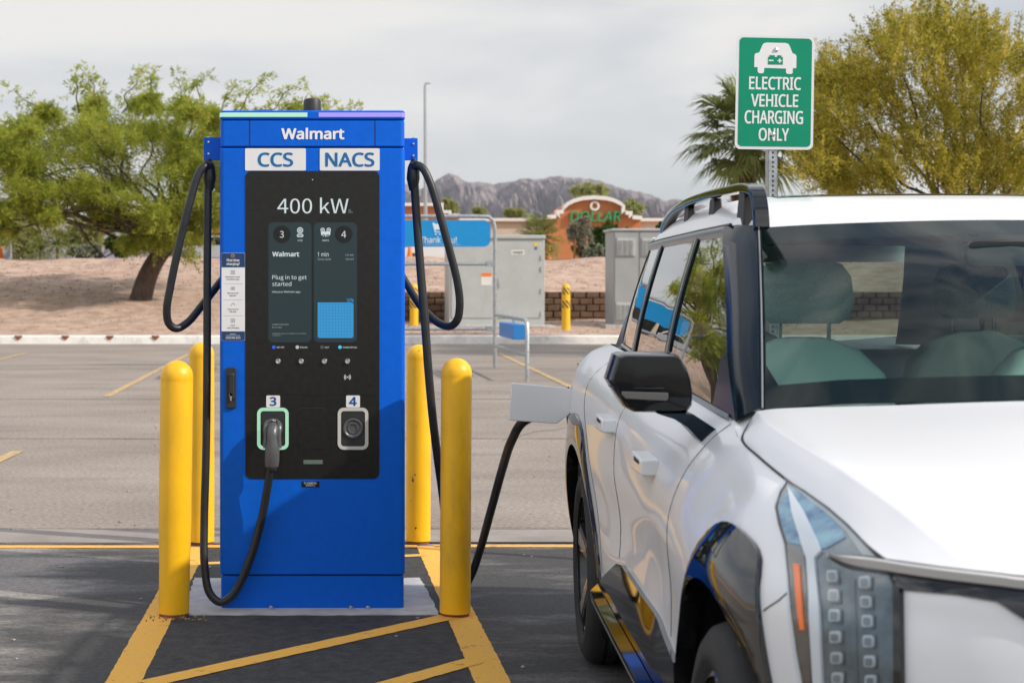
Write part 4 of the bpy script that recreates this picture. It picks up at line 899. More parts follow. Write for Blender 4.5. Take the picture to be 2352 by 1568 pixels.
mb = MB(); x0, y0, x1, y1 = zb(1008, 1250, 1222, 1462); mb.flat([T3(x0, y0), T3(x1, y0), T3(x1, y1), T3(x0, y1)]); df = build('charge_meter', mb, M['scr_dblue'], c4, smooth=False)
mb = MB(); N = 24
for i in range(N):
    for j in range(N):
        if (j == 0 and i == N - 1) or (j == N - 1 and i in (0, N - 1)): continue
        ux = x0 + (i + .5) * (x1 - x0) / N; uy = y0 + (j + .5) * (y1 - y0) / N; h = 1.22
        mb.flat([T4(ux - h, uy - h), T4(ux + h, uy - h), T4(ux + h, uy + h), T4(ux - h, uy + h)])
build('meter_dots', mb, M['scr_cyan'], df, smooth=False)
B7 = lambda zx, zy: (529.6 + .2412 * zx, 756.5 + .2412 * zy)
def z7(x0, y0, x1, y1): return (*B7(x0, y0), *B7(x1, y1))
FS = FA(SO)
mb = MB()
for s, b in (('GET APP', (440, 162, 510, 177)), ('ENGLISH', (662, 162, 732, 177)), ('HELP', (897, 162, 937, 177)), ('CHARGE DETAILS', (1068, 162, 1205, 177)), ('DC', (1714, 1715, 1745, 1730))):
    if s != 'DC': put_text(mb, s, z7(*b), FS, bold=.01)
build('menu_lettering', mb, M['scr_white'], panel, smooth=False)
mb = MB(); put_text(mb, 'DC', zb(1192, 698, 1207, 706), FS); put_text(mb, 'MAX', zb(1192, 710, 1217, 718), FS); build('small_lettering', mb, M['scr_dim'], panel, smooth=False)
for zx, m in ((412, mat('icon_blue', (.01, .02, .1), .4, emit=(.01, .07, .55))), (636, mat('icon_flag', (.1, .1, .1), .4, emit=(.45, .42, .44), estr=.7)), (870, mat('icon_dark', (.02, .02, .02), .4, emit=(.03, .045, .05))), (1042, mat('icon_cyan', (.01, .05, .1), .4, emit=(.02, .40, .62)))):
    x, y = B7(zx, 168); mb = MB(); mb.flat([FS(*p) for p in circ(x, y, 4.1)]); build('menu_icon', mb, m, panel, smooth=False)
for zx in (453, 673, 894, 1113):
    x, y = B7(zx, 302); mb = MB(); mb.lathe([(.001, -.007), (.006, -.007), (.008, -.009), (.0105, -.009), (.0128, -.006), (.013, .0)], (fx(x), YF - .0025, fz(y)), 28, 'y'); build('button', mb, M['metal'], panel)
mb = MB(); x, y = B7(1113, 453); mb.flat([FS(*p) for p in circ(x, y, 1.5, 12)])
for r_, sp in ((4.3, 48), (7.2, 52)):
    for s in (0, 180): mb.grid([[FS(x + (r_ + d) * math.cos(R(s + a)), y + (r_ + d) * math.sin(R(s + a)) * 1.0) for a in np.linspace(-sp, sp, 10)] for d in (-.65, .65)])
build('contactless_symbol', mb, M['white_letter'], panel, smooth=False)
# sockets
def socket(s, stick, tb, box, m, plugged):
    st = plate('number_sticker', stick, 3, .0022, M['sticker'], panel, .0016); mb = MB(); put_text(mb, s, tb, FA(.0046), bold=.05); build('lettering', mb, mat('number_blue_' + ('lit' if plugged else 'plain'), (.004, .06, .28), .5), st, smooth=False)
    o_ = rrect(*box, 14); i_ = rrect(box[0] + 7.7, box[1] + 7.7, box[2] - 7.7, box[3] - 7.7, 7)
    mb = MB(); f = lambda p, d: (fx(p[0]), YF - d, fz(p[1])); mb.grid([[f(p, .002) for p in o_ + o_[:1]], [f(p, .006) for p in o_ + o_[:1]], [f(p, .006) for p in i_ + i_[:1]], [f(p, .002) for p in i_ + i_[:1]]]); rg = build('socket_ring', mb, m, panel, ang=30)
    mb = MB(); j_ = rrect(box[0] + 9, box[1] + 9, box[2] - 9, box[3] - 9, 5); mb.prism(j_, lambda u, v, d: (fx(u), YF - d, fz(v)), .0022, .0038); hp = build('holster_plate', mb, M['dark'], panel, smooth=False)
    cx, cy = (box[0] + box[2]) / 2, (box[1] + box[3]) / 2 - 1
    mb = MB(); X, Z = fx(cx), fz(cy); mb.lathe([(.046, -.004), (.045, -.011), (.040, -.012), (.035, -.007), (.028, -.0055), (.025, -.0095), (.021, -.0095), (.019, -.005), (.001, -.0048)], (X, YF, Z), 36, 'y'); build('holster_socket', mb, M['plug'], hp)
    return X, Z
X3, Z3 = socket('3', (611.6, 907.7, 643.4, 935), (619.5, 911, 635, 931.6), (590.6, 935.7, 663, 1032), M['ring_green'], True)
X4, Z4 = socket('4', (795, 907.7, 826.8, 935), (801.5, 911, 819.5, 931.6), (775.6, 935.7, 846, 1032), M['ring_white'], False)
mb = MB(); o_ = rrect(683, 936, 754, 1032, 14); i_ = rrect(683.9, 936.9, 753.1, 1031.1, 13); mb.grid([[FA(.0027)(*p) for p in o_ + o_[:1]], [FA(.0034)(*p) for p in i_ + i_[:1]]]); mb.flat([FA(.0028)(*p) for p in i_]); build('blank_cover', mb, M['panel'], panel, smooth=False)
plate('lcd_strip', (697, 1055.6, 741, 1065), .5, .0022, M['lcd'], panel, .001)
st = plate('station_label', (693, 1104.5, 733.4, 1118), .5, .0006, M['screen_black'], ch_root, .001); mb = MB(); put_text(mb, 'EV CHARGING', (698.5, 1106.5, 727.5, 1110.7), FA(.003)); put_text(mb, 'STATION 2', (702.5, 1111.7, 724, 1115.9), FA(.003)); build('lettering', mb, M['white_letter'], st, smooth=False)
# door handle
mb = MB(); mb.prism(rrect(519.8, 843, 542.8, 937, 4), lambda u, v, d: (fx(u), YF - d, fz(v)), 0, .012); hl = build('door_handle', mb, M['dark'], ch_root, bevel=.003)
mb = MB(); mb.prism(rrect(526, 856, 539, 917, 4), lambda u, v, d: (fx(u), YF - d, fz(v)), .0125, .028); build('lever', mb, M['dark'], hl, bevel=.005)
mb = MB(); mb.lathe([(.001, -.016), (.0075, -.016), (.009, -.012)], (fx(531), YF - .012, fz(906)), 20, 'y'); mb.box(fx(531) - .004, fx(531) + .004, YF - .0285, YF - .0282, fz(919), fz(908)); build('keyhole', mb, M['metal'], hl)
# instruction sticker
f1 = FA(.0024); st = plate('instruction_sticker', (509, 581, 562.6, 782), 2, .0006, M['sticker'], ch_root, .0015)
mb = MB(); mb.flat([f1(x, y) for x, y in ((509.3, 614), (562.3, 614), (562.3, 583), (561, 581.4), (510.6, 581.4), (509.3, 583))]); build('navy_band', mb, M['navy'], st, smooth=False); mb = MB(); mb.flat([f1(x, y) for x, y in ((509.3, 760.7), (562.3, 760.7), (562.3, 780), (561, 781.6), (510.6, 781.6), (509.3, 780))]); build('navy_band', mb, M['navy'], st, smooth=False)
f2 = FA(.0030); mb = MB(); put_text(mb, 'First time', zb(468, 991, 543, 1008), f2, bold=.035); put_text(mb, 'charging?', zb(466, 1014, 545, 1033), f2, bold=.035); put_text(mb, 'Walmart', zb(487, 1434, 522, 1441), f2, bold=.02); put_text(mb, '(833) 886-9355', zb(463, 1455, 550, 1468), f2, bold=.02); mb.flat([f2(*A(x, y)) for x, y in ((463, 1446), (548, 1446), (548, 1447.5), (463, 1447.5))]); build('lettering', mb, M['white_letter'], st, smooth=False)
mb = MB(); sx_, sy_ = A(504, 972)
for k in range(6):
    a = R(60 * k + 30); u = (math.cos(a), math.sin(a)); v = (-u[1], u[0]); mb.flat([f2(sx_ + u[0] * q + v[0] * w_, sy_ + u[1] * q + v[1] * w_) for q, w_ in ((1.6, -.3), (4.3, -.85), (4.9, 0), (4.3, .85), (1.6, .3))])
build('spark_emblem', mb, M['yellow_ink'], st, smooth=False)
mb = MB()
for s, b in (('Download or open', (460, 1094, 547, 1104)), ('the Walmart app', (466, 1108, 543, 1118)), ('Sign up & add', (472, 1190, 537, 1200)), ('payment', (485, 1205, 524, 1215)), ('Plug in & scan', (473, 1286, 538, 1296)), ('QR code', (487, 1300, 524, 1310)), ('Pay &', (492, 1382, 518, 1392)), ('start charging', (472, 1396, 540, 1407))): put_text(mb, s, zb(*b), f2, bold=.015)
for zy in (1071, 1167, 1358):
    x, y = A(504, zy); w_ = 4.4; hh = 4.4 if zy != 1167 else 3.2; o_ = rrect(x - w_, y - hh, x + w_, y + hh, 1); i_ = rrect(x - w_ + .7, y - hh + .7, x + w_ - .7, y + hh - .7, .5); mb.grid([[f2(*p) for p in o_ + o_[:1]], [f2(*p) for p in i_ + i_[:1]]]); ringadd(mb, x, y, 1.7, .9, f2, 12)
x, y = A(504, 1262); mb.grid([[f2(x - 5, y + 3), f2(x - 2, y - 2.2), f2(x + 3, y - 3), f2(x + 5, y + 2)], [f2(x - 4, y + 3), f2(x - 1.6, y - 1.3), f2(x + 2.6, y - 2), f2(x + 4.2, y + 2)]])
for zy in (1139, 1234, 1329):
    y = A(0, zy)[1]; mb.flat([f2(x_, y_) for x_, y_ in ((514, y), (558, y), (558, y + .35), (514, y + .35))])
build('instruction_text', mb, M['ink'], st, smooth=False)
# cable brackets
def bracket(x0, x1, y0, y1, bxs, topx):
    mb = MB(); mb.box(fx(x0), fx(x1), 7.74, 7.752, fz(y1), fz(y0)); xa = x0 if x0 < 600 else x1 - 3; mb.box(fx(xa), fx(xa + 3), 7.752, 7.80, fz(y1), fz(y0)); mb.box(fx(x0), fx(x1), 7.752, 7.83, fz(y0 + 4), fz(y0 + .2)); br = build('cable_bracket', mb, M['blue'], ch_root, bevel=.0015)
    for x, y in bxs:
        mb = MB(); mb.lathe([(.001, -.006), (.005, -.005), (.0065, -.002), (.0065, .0)], (fx(x), 7.74, fz(y)), 14, 'y'); build('bolt', mb, M['metal'], br)
    mb = MB(); mb.lathe([(.001, .008), (.008, .007), (.012, .003), (.012, .0)], (fx(topx), 7.79, fz(y0)), 14); build('bolt', mb, M['metal'], br)
    return br
bl = bracket(464.7, 505, 311.5, 365, ((475.9, 322.6), (475.9, 350)), 474.5); brr = bracket(930, 962, 313.5, 365, ((952, 327), (952, 354.6)), 954)
YC = 7.74
def hang(x, flip, name):
    s = -1 if flip else 1; mb = MB()
    q = [P(x, 365, YC), P(x, 372, YC), P(x + s * 1, 385, YC - .005), P(x + s * 2, 410, YC - .01), P(x + s * 1, 438, YC - .01)]
    mb.tube(q, [.010, .018, .028, .031, .020], seg=14, smooth=5); mb.tube([P(x - 9, 376, YC - .02), P(x + 9, 376, YC - .02)], .012, seg=8); return build(name, mb, M['rubber'], ch_root)
hang(479, False, 'cable_boot'); hang(951, True, 'cable_boot')
def cable(pts, r_, name='charging_cable'):
    mb = MB(); mb.tube(pts, r_, seg=14, smooth=10); return build(name, mb, M['rubber'], ch_root, ang=60)
RC = .0188
cl_ = cable([P(478, 425, 7.73), P(477, 500, 7.72), P(476, 650, 7.71), P(475.5, 850, 7.70), P(473, 1050, 7.68), P(469, 1200, 7.66), P(470, 1300, 7.62), P(482, 1362, 7.60), P(506, 1382, 7.595), P(535, 1365, 7.595), P(572, 1290, 7.595), P(601, 1190, 7.59), P(616, 1110, 7.57), P(624, 1060, 7.555)], RC)
cable([P(480, 384, 7.72), P(470, 382, 7.70), P(457, 398, 7.69), P(436, 465, 7.68), P(412, 560, 7.68), P(391, 660, 7.69), P(383, 712, 7.70), P(388, 743, 7.72), P(404, 754, 7.74), P(430, 741, 7.78), P(465, 700, 7.84), P(500, 655, 7.90), P(520, 630, 7.93)], RC, 'cable_loop')
cr_ = cable([P(952, 425, 7.73), P(957, 500, 7.72), P(966, 620, 7.71), P(976, 740, 7.70), P(984, 850, 7.70), P(994, 960, 7.72), P(1005, 1050, 7.76), P(1016, 1130, 7.85), P(1030, 1250, 8.0), P(1044, 1330, 8.1), P(1062, 1350, 8.15), P(1083, 1318, 8.1), P(1100, 1270, 8.05), P(1128, 1170, 7.75), P(1155, 1072, 7.4), P(1176, 1010, 7.1), P(1202, 968, 6.95), P(1240, 945, 6.95), P(1290, 935, 6.98)], RC + .001)
cable([P(950, 384, 7.72), P(960, 380, 7.70), P(972, 388, 7.69), P(990, 425, 7.68), P(1012, 500, 7.68), P(1034, 580, 7.69), P(1051, 650, 7.70), P(1056, 700, 7.71), P(1050, 735, 7.73), P(1034, 749, 7.76), P(1008, 742, 7.80), P(968, 705, 7.86), P(936, 655, 7.92), P(918, 625, 7.95)], RC, 'cable_loop')
# the parked plug
mb = MB()
def ell(c, rx, rz, d, n=16): # ring round direction d
    c = Vector(c); d = Vector(d).normalized(); s = Vector((1, 0, 0)); u = d.cross(s).normalized(); return [c + s * rx * math.cos(2 * math.pi * k / n) + u * rz * math.sin(2 * math.pi * k / n) for k in range(n)]
mb.loft([ell((X3, YF - .008, Z3 + .004), .026, .030, (0, -1, 0)), ell((X3, YF - .05, Z3 + .004), .027, .031, (0, -1, 0)), ell((X3, YF - .07, Z3 + .002), .029, .030, (0, -1, -.3)), ell((X3, YF - .085, Z3 - .012), .028, .026, (0, -.6, -1)), ell((X3, YF - .092, Z3 - .035), .024, .022, (0, -.2, -1)), ell((X3, YF - .094, Z3 - .06), .026, .023, (0, 0, -1)), ell((X3, YF - .094, Z3 - .09), .034, .028, (0, 0, -1)), ell((X3 - .001, YF - .092, Z3 - .14), .034, .028, (0, 0, -1)), ell((X3 - .002, YF - .09, Z3 - .168), .031, .026, (0, 0, -1))], True)
plug = build('connector', mb, M['plug'], ch_root, ang=60)
for s in (-1, 1):
    mb = MB(); mb.tube([(X3 + s * .026, YF - .03, Z3 + .03), (X3 + s * .031, YF - .06, Z3 + .012), (X3 + s * .030, YF - .075, Z3 - .03), (X3 + s * .031, YF - .08, Z3 - .085)], [.010, .013, .010, .012], seg=10, smooth=4); build('guard_rib', mb, M['plug'], plug)
mb = MB(); mb.tube([(X3 - .013, YF - .055, Z3 + .036), (X3, YF - .058, Z3 + .040), (X3 + .013, YF - .055, Z3 + .036)], [.006, .008, .006], seg=8); build('latch', mb, M['plug'], plug)
mb = MB(); mb.lathe([(.0225, 0), (.024, .004), (.026, .012), (.0262, .0165)], (X3 - .002, YF - .09, Z3 - .186), 20); build('cable_collar', mb, M['dark'], plug)
# concrete fixings of the base
for i, px in enumerate((622, 806, 845)):
    mb = MB(); q = G(px, 1403); mb.lathe([(.001, .016), (.007, .015), (.009, .01), (.012, .008), (.012, -.005)], (q.x, 7.628, .009), 8); build('anchor_bolt', mb, M['galv'], ch_root, smooth=False)

# ------------------------------------------------------------------ bollards by the charger
def bollard(px, py, h, r, lean, label):
    q = G(px, py); root = thing('bollard', (q.x, q.y + r, 0), label, 'bollard', 'yellow bollards around the charging station')
    y = q.y + r; cap = [(r * math.cos(a), h - r * 1.0 + r * math.sin(a)) for a in np.linspace(R(88), 0, 12)]
    sw = 1.035
    prof = [(max(.001, a), b) for a, b in cap] + [(r * 1.003, h - r - .012), (r * .994, h - r - .016), (r, h - r - .022), (r, .40), (r * .985, .37), (r * .94, .26), (r * .93, .02)]
    if lean[1] == 9: prof[-4:] = [(r, .40), (r * 1.0, .37), (r * 1.0, .26), (r * 1.0, .02)]
    mb = MB(); mb.lathe(prof, (q.x, y, 0), 40, lean=(lean[0], 0)); build('sleeve', mb, M['yellow'], root, ang=50)
    mb = MB(); mb.lathe([(r * .90, .06), (r * .90, .0), (r * 1.5, .012), (r * 1.6, .004)][:2] + [(r * .9, -.05)], (q.x, y, 0), 24); build('post', mb, M['rust'], root)
    return root
b1 = bollard(396, 1423, 1.160, .0745, (.012, 0), 'front left yellow bollard with a kinked sleeve near its foot, nearest the lone left cable')
b2 = bollard(1048, 1422, 1.170, .0700, (.006, 9), 'shaded yellow bollard standing between the charger and the white car')
b3 = bollard(461, 1254, 1.175, .0735, (0, 9), 'yellow bollard behind the kinked one, partly hidden by the left charging cable')
b4 = bollard(962, 1252, 1.160, .0715, (.004, 9), 'chipped yellow bollard behind the charger on its right side')
mb = MB(); rng = random.Random(3)
for px, py, s in ((949, 1102, 6), (953, 1090, 2.5), (947, 1096, 2), (955, 1212, 3), (962, 805, 2), (944, 1150, 1.5)):
    Yb = b4.location.y; xx = (px - VX) * (Yb - .066) / FPX; zz = EYE - (py - VY) * (Yb - .066) / FPX; dx = xx - b4.location.x - .004 * zz; yy = Yb - math.sqrt(max(1e-5, .0722 ** 2 - dx * dx)); k = .0024
    mb.flat([(xx + s * k * rng.uniform(.4, 1) * math.cos(a), yy - .0006, zz + s * k * rng.uniform(.5, 1.2) * math.sin(a)) for a in np.linspace(0, 6.28, 8)[:-1]])
build('paint_chip', mb, M['trim'], b4, smooth=False)
# dirt collar and leaf litter at the kinked bollard's foot
tag(rocks('leaf_litter', 26, lambda r: (b1.location.x + r.uniform(-.12, .16), b1.location.y - .07 + r.uniform(-.09, .02)), .004, .009, mat('litter_brown', (.30, .22, .14), .9, var=.4, vscale=30), 9, lambda x, y: .012), 'brown leaf litter and grit gathered at the foot of the kinked bollard', 'leaf litter')

# ------------------------------------------------------------------ road sign
def ev_sign():
    Y = 8.62; TL, TR, BR, BL = (1692.5, 81), (1871, 85), (1867, 344.6), (1687.4, 342.7)
    b = P(1776, 900, Y); root = thing('charging_sign', (b.x, Y, 0), 'green electric vehicle charging only sign on a perforated steel post', 'sign')
    W_, H_ = 463.0, 683.0
    def uv(u, v, d): # u,v in zoomed sign pixels measured from its top left corner
        a, c = u / W_, v / H_; x = (TL[0] * (1 - a) + TR[0] * a) * (1 - c) + (BL[0] * (1 - a) + BR[0] * a) * c; y = (TL[1] * (1 - a) + TR[1] * a) * (1 - c) + (BL[1] * (1 - a) + BR[1] * a) * c
        q = P(x, y, Y); return (q.x, Y - d, q.z)
    mb = MB(); mb.prism(rrect(0, 0, W_, H_, 34, 8), uv, 0, .002); pl = build('sign_plate', mb, M['sticker'], root, smooth=False)
    mb = MB(); mb.flat([uv(u, v, .003) for u, v in rrect(16, 13, W_ - 15, H_ - 17, 26, 8)]); build('green_face', mb, M['sign_green'], pl, smooth=False)
    f = lambda u, v, q=0: uv(u, v, .0038 + q)
    mb = MB()
    for s, bx in (('ELECTRIC', (77, 246, 386, 325)), ('VEHICLE', (90, 350, 371, 428)), ('CHARGING', (54, 449, 401, 530)), ('ONLY', (139, 554, 319, 632))): put_text(mb, s, bx, f, bold=.03)
    car = [(106, 190), (106, 118), (112, 108), (134, 102), (152, 58), (160, 47), (176, 42), (290, 42), (306, 47), (314, 58), (332, 102), (350, 110), (356, 120), (356, 192), (335, 194), (335, 221), (326, 228), (304, 228), (295, 220), (295, 196), (166, 194), (164, 220), (156, 227), (136, 227), (127, 218), (126, 191)]
    n = len(car); r = delaunay_2d_cdt([Vector(p) for p in car], [(i, (i + 1) % n) for i in range(n)], [list(range(n))], 1, 1e-6); mb.add([f(v.x, v.y) for v in r[0]], r[2])
    build('lettering', mb, mat('reflective_white', (.78, .78, .78), .4), pl, smooth=False)
    g = lambda u, v: uv(u, v, .0050); mb = MB()
    for x0, y0, x1, y1 in ((187, 127, 275, 173), (195, 117, 227, 127), (241, 117, 266, 127)): mb.flat([g(x0, y0), g(x1, y0), g(x1, y1), g(x0, y1)])
    bt = build('battery_symbol', mb, M['sign_green'], pl, smooth=False)
    g = lambda u, v: uv(u, v, .0058); mb = MB()
    for x0, y0, x1, y1 in ((191, 145, 219, 153), (243, 146, 269, 153), (252, 137, 260, 146), (252, 153, 260, 162)): mb.flat([g(x0, y0), g(x1, y0), g(x1, y1), g(x0, y1)])
    build('battery_signs', mb, MATS['reflective_white'], bt, smooth=False)
    for u, v in ((232, 85), (222, 593)):
        q = uv(u, v, .002); mb = MB(); mb.lathe([(.001, -.009), (.006, -.009), (.0075, -.006), (.0125, -.0035), (.0125, 0)], q, 16, 'y'); build('bolt', mb, M['metal'], pl)
    # perforated square post: four walls, the front one pierced
    xa, xb = P(1764.5, 0, Y).x, P(1787, 0, Y).x; ya, yb = Y + .004, Y + .004 + (xb - xa); mb = MB(); w_ = xb - xa; th = .003; zt = P(0, 110, Y).z
    mb.box(xa, xa + th, ya, yb, 0, zt); mb.box(xb - th, xb, ya, yb, 0, zt); mb.box(xa + th, xb - th, yb - th, yb, 0, zt)
    pitch = .0245; n = int(zt / pitch); r0 = .0056; cxp = (xa + xb) / 2
    for k in range(n):
        zc = (k + .5) * pitch; ring = [(cxp + r0 * math.cos(a), ya, zc + r0 * math.sin(a)) for a in [2 * math.pi * (j + .5) / 16 for j in range(16)]]
        sq = []
        for j in range(16):
            a = 2 * math.pi * (j + .5) / 16; c, s = math.cos(a), math.sin(a); hw, hh = w_ / 2, pitch / 2; t = min(hw / abs(c) if abs(c) > 1e-6 else 9, hh / abs(s) if abs(s) > 1e-6 else 9); sq.append((cxp + c * t, ya, zc + s * t))
        mb.loft([sq, ring], False)
    build('post', mb, M['galv'], root, smooth=False)
ev_sign()

# ------------------------------------------------------------------ the white car
TH = R(3.6); CT = Vector((1.788, 3.459, 0)); LAT = Vector((math.cos(TH), -math.sin(TH), 0)); AXI = Vector((math.sin(TH), math.cos(TH), 0))
car = thing('electric_car', CT, 'white electric SUV with black cladding plugged in beside the charging station', 'car'); car.rotation_euler = (0, 0, -TH); car['local'] = 1
def cb(name, mb, m, parent=None, **k):
    if isinstance(mb, Pair):
        o = build(name, mb.a, m, parent or car, **k); q = build(name, mb.b, m, TWIN.get(parent.name if parent else '', parent or car), **k); q['local'] = 1; TWIN[o.name] = q
    else: o = build(name, mb, m, parent or car, **k)
    o['local'] = 1; return o
def ray(px, py):
    d = Vector(((px - VX) / FPX, 1, -(py - VY) / FPX)); o = Vector((0, 0, EYE)) - CT
    return Vector((o.dot(LAT), o.dot(AXI), o.z)), Vector((d.dot(LAT), d.dot(AXI), d.z))
def cpl(px, py, xc=None, yc=None):   # a measured point on the plane x = xc or y = yc of the car
    o, d = ray(px, py); t = (xc - o.x) / d.x if xc is not None else (yc - o.y) / d.y; return o + d * t
def mirror(mb):
    m2 = MB(); m2.v = [(-x, y, z) for x, y, z in mb.v]; m2.f = [f[::-1] for f in mb.f]; return m2
class Pair:
    def __init__(s, mb): s.a = mb; s.b = mirror(mb)
both = Pair
def weld(mb):   # both halves in one skin, stitched along the middle
    o = MB(); ids = {}; 
    for src in (mb, mirror(mb)):
        mp_ = []
        for v in src.v:
            k = (round(v[0], 5), round(v[1], 5), round(v[2], 5))
            if k not in ids: ids[k] = len(o.v); o.v.append((0.0 if abs(v[0]) < 1e-6 else v[0], v[1], v[2]))
            mp_.append(ids[k])
        o.f += [tuple(mp_[i] for i in f) for f in src.f]
    return o
TWIN = {}
# --- body side as stations x rows: F (top edge), sh (rounding), r4..r0
ST = [  # y, F(x,z), sh(x,z), r4(x,z), r3 x@.90, r2 x@.70, r1 x@.48, r0 x@.29
    (3.95, (.74, 1.235), (.82, 1.195), (.885, 1.09), .915, .915, .89, .85),
    (3.70, (.785, 1.242), (.875, 1.205), (.945, 1.10), .965, .965, .94, .90),
    (3.40, (.80, 1.242), (.895, 1.203), (.968, 1.11), .988, .99, .97, .93),
    (3.10, (.80, 1.235), (.895, 1.196), (.968, 1.11), .99, .99, .965, .93),
    (2.75, (.80, 1.222), (.885, 1.186), (.953, 1.11), .975, .968, .945, .93),
    (2.30, (.80, 1.20), (.868, 1.165), (.938, 1.08), .960, .938, .945, .93),
    (1.80, (.80, 1.177), (.862, 1.140), (.932, 1.055), .957, .936, .947, .93),
    (1.35, (.80, 1.158), (.855, 1.120), (.925, 1.035), .957, .936, .947, .93),
    (1.00, (.795, 1.148), (.848, 1.108), (.920, 1.02), .958, .932, .948, .93),
    (.77, (.79, 1.141), (.845, 1.100), (.920, 1.01), .962, .950, .955, .93),
    (.50, (.822, 1.120), (.866, 1.085), (.925, 1.005), .970, .968, .965, .94),
    (.25, (.820, 1.098), (.866, 1.063), (.922, .99), .976, .978, .975, .95),
    (.00, (.811, 1.075), (.866, 1.045), (.922, .992), .976, .980, .975, .95),
    (-.20, (.797, 1.054), (.848, 1.025), (.900, .975), .953, .962, .958, .93),
    (-.38, (.785, 1.033), (.828, 1.004), (.866, .958), .915, .925, .92, .895),
    (-.54, (.775, 1.012), (.808, .985), (.834, .945), .872, .880, .875, .85)]
def station(s):
    y = s[0]; return [(-s[1][0], y, s[1][1]), (-s[2][0], y, s[2][1]), (-s[3][0], y, s[3][1]), (-s[4], y, .89), (-s[5], y, .70), (-s[6], y, .48), (-s[7], y, .29)]
SS = [[(0, 4.10, 1.20), (0, 4.12, 1.16), (0, 4.13, 1.08), (0, 4.13, .9), (0, 4.12, .7), (0, 4.12, .48), (0, 4.05, .29)],
      [(-.5, 4.08, 1.215), (-.52, 4.10, 1.17), (-.55, 4.10, 1.08), (-.55, 4.11, .9), (-.55, 4.10, .7), (-.55, 4.10, .48), (-.55, 4.03, .29)]]
SS += [station(s) for s in ST]
SS += [[(-.762, -.655, .998), (-.785, -.665, .975), (-.80, -.675, .935), (-.825, -.68, .87), (-.832, -.69, .70), (-.83, -.70, .48), (-.80, -.68, .29)],
       [(-.70, -.745, .998), (-.715, -.765, .975), (-.72, -.775, .935), (-.735, -.785, .87), (-.745, -.795, .70), (-.74, -.80, .48), (-.71, -.77, .29)],
       [(-.56, -.815, 1.0), (-.565, -.835, .975), (-.57, -.845, .935), (-.575, -.855, .87), (-.58, -.865, .70), (-.58, -.865, .48), (-.56, -.83, .29)],
       [(-.30, -.868, 1.003), (-.30, -.888, .975), (-.30, -.90, .935), (-.30, -.91, .87), (-.30, -.92, .70), (-.30, -.92, .48), (-.30, -.88, .29)],
       [(0, -.885, 1.004), (0, -.905, .975), (0, -.918, .935), (0, -.928, .87), (0, -.938, .70), (0, -.938, .48), (0, -.90, .29)]]
cols = [crom([np.array(s[r]) for s in SS], 10) for r in range(7)]
nS = len(cols[0]); grid_ = [crom([cols[r][i] for r in range(7)], 7) for i in range(nS)]
full = MB(); full.grid(grid_)
BV = BVHTree.FromPolygons([Vector(v) for v in full.v], full.f)
AX = ((0.0, .385), (3.10, .385)); AR = .475
def in_arch(c): return abs(c[0]) > .62 and any((c[1] - a) ** 2 + (c[2] - z) ** 2 < (AR + .018) ** 2 for a, z in AX)
mb = MB(); mb.v = list(full.v); V_ = np.array(full.v)
mb.f = [f for f in full.f if not in_arch(V_[list(f)].mean(0))]
body_ = cb('body', weld(mb), M['paint'], ang=32)
def side(y, z, off=0.0):   # point on the right flank seen from the side, pushed out
    h = BV.ray_cast(Vector((-2.5, y, z)), Vector((1, 0, 0)))
    if h[0] is None: return Vector((-.9, y, z))
    n = h[1]; n = -n if n.x > 0 else n; return h[0] + n * off
def proj(px, py, bv=None, off=0.0):
    o, d = ray(px, py); h = (bv or BV).ray_cast(o, d.normalized())
    if h[0] is None: return None
    n = h[1]; n = -n if n.dot(d) > 0 else n; return h[0] + n * off
def in_poly(p, poly):
    c = False; n = len(poly)
    for i in range(n):
        a, b = poly[i], poly[(i + 1) % n]
        if (a[1] > p[1]) != (b[1] > p[1]) and p[0] < (b[0] - a[0]) * (p[1] - a[1]) / (b[1] - a[1]) + a[0]: c = not c
    return c
def patch(poly, f, step, thick=None, fb=None):
    """fill a 2D outline with a fine triangle net and lift it on a surface through f(u,v)"""
    out = []
    for i in range(len(poly)):
        a, b = Vector(poly[i]), Vector(poly[(i + 1) % len(poly)]); n = max(1, int((b - a).length / step)); out += [tuple(a.lerp(b, k / n)) for k in range(n)]
    xs = [p[0] for p in out]; ys_ = [p[1] for p in out]; inner = []
    for u in np.arange(min(xs) + step * .5, max(xs), step):
        for v in np.arange(min(ys_) + step * .5, max(ys_), step):
            if in_poly((u, v), out) and min((u - q[0]) ** 2 + (v - q[1]) ** 2 for q in out) > (step * .45) ** 2: inner.append((u, v))
    n = len(out); r = delaunay_2d_cdt([Vector(p) for p in out + inner], [(i, (i + 1) % n) for i in range(n)], [list(range(n))], 1, 1e-6)
    pts = [f(v.x, v.y) for v in r[0]]; ok = [p is not None for p in pts]; mb = MB()
    pts = [p if p is not None else Vector((0, 0, 0)) for p in pts]
    F_ = [t for t in r[2] if all(ok[i] for i in t)]; mb.add(pts, F_)
    if fb:  # rim wall from the patch down to the surface
        m_ = {}
        for t in F_:
            for i in range(3): e_ = (t[i], t[(i + 1) % 3]); m_[e_] = 1
        edge = [e_ for e_ in m_ if (e_[1], e_[0]) not in m_]; ids = sorted({i for e_ in edge for i in e_}); mp_ = {i: k for k, i in enumerate(ids)}
        top = [pts[i] for i in ids]; bot = [fb(r[0][i].x, r[0][i].y) or pts[i] for i in ids]; k = len(ids)
        mb.add(top + bot, [(mp_[a], mp_[b], mp_[b] + k, mp_[a] + k) for a, b in edge])
    return mb
def gapline(pts, r_=.0022): mb = MB(); mb.tube(pts, r_, seg=5); return mb
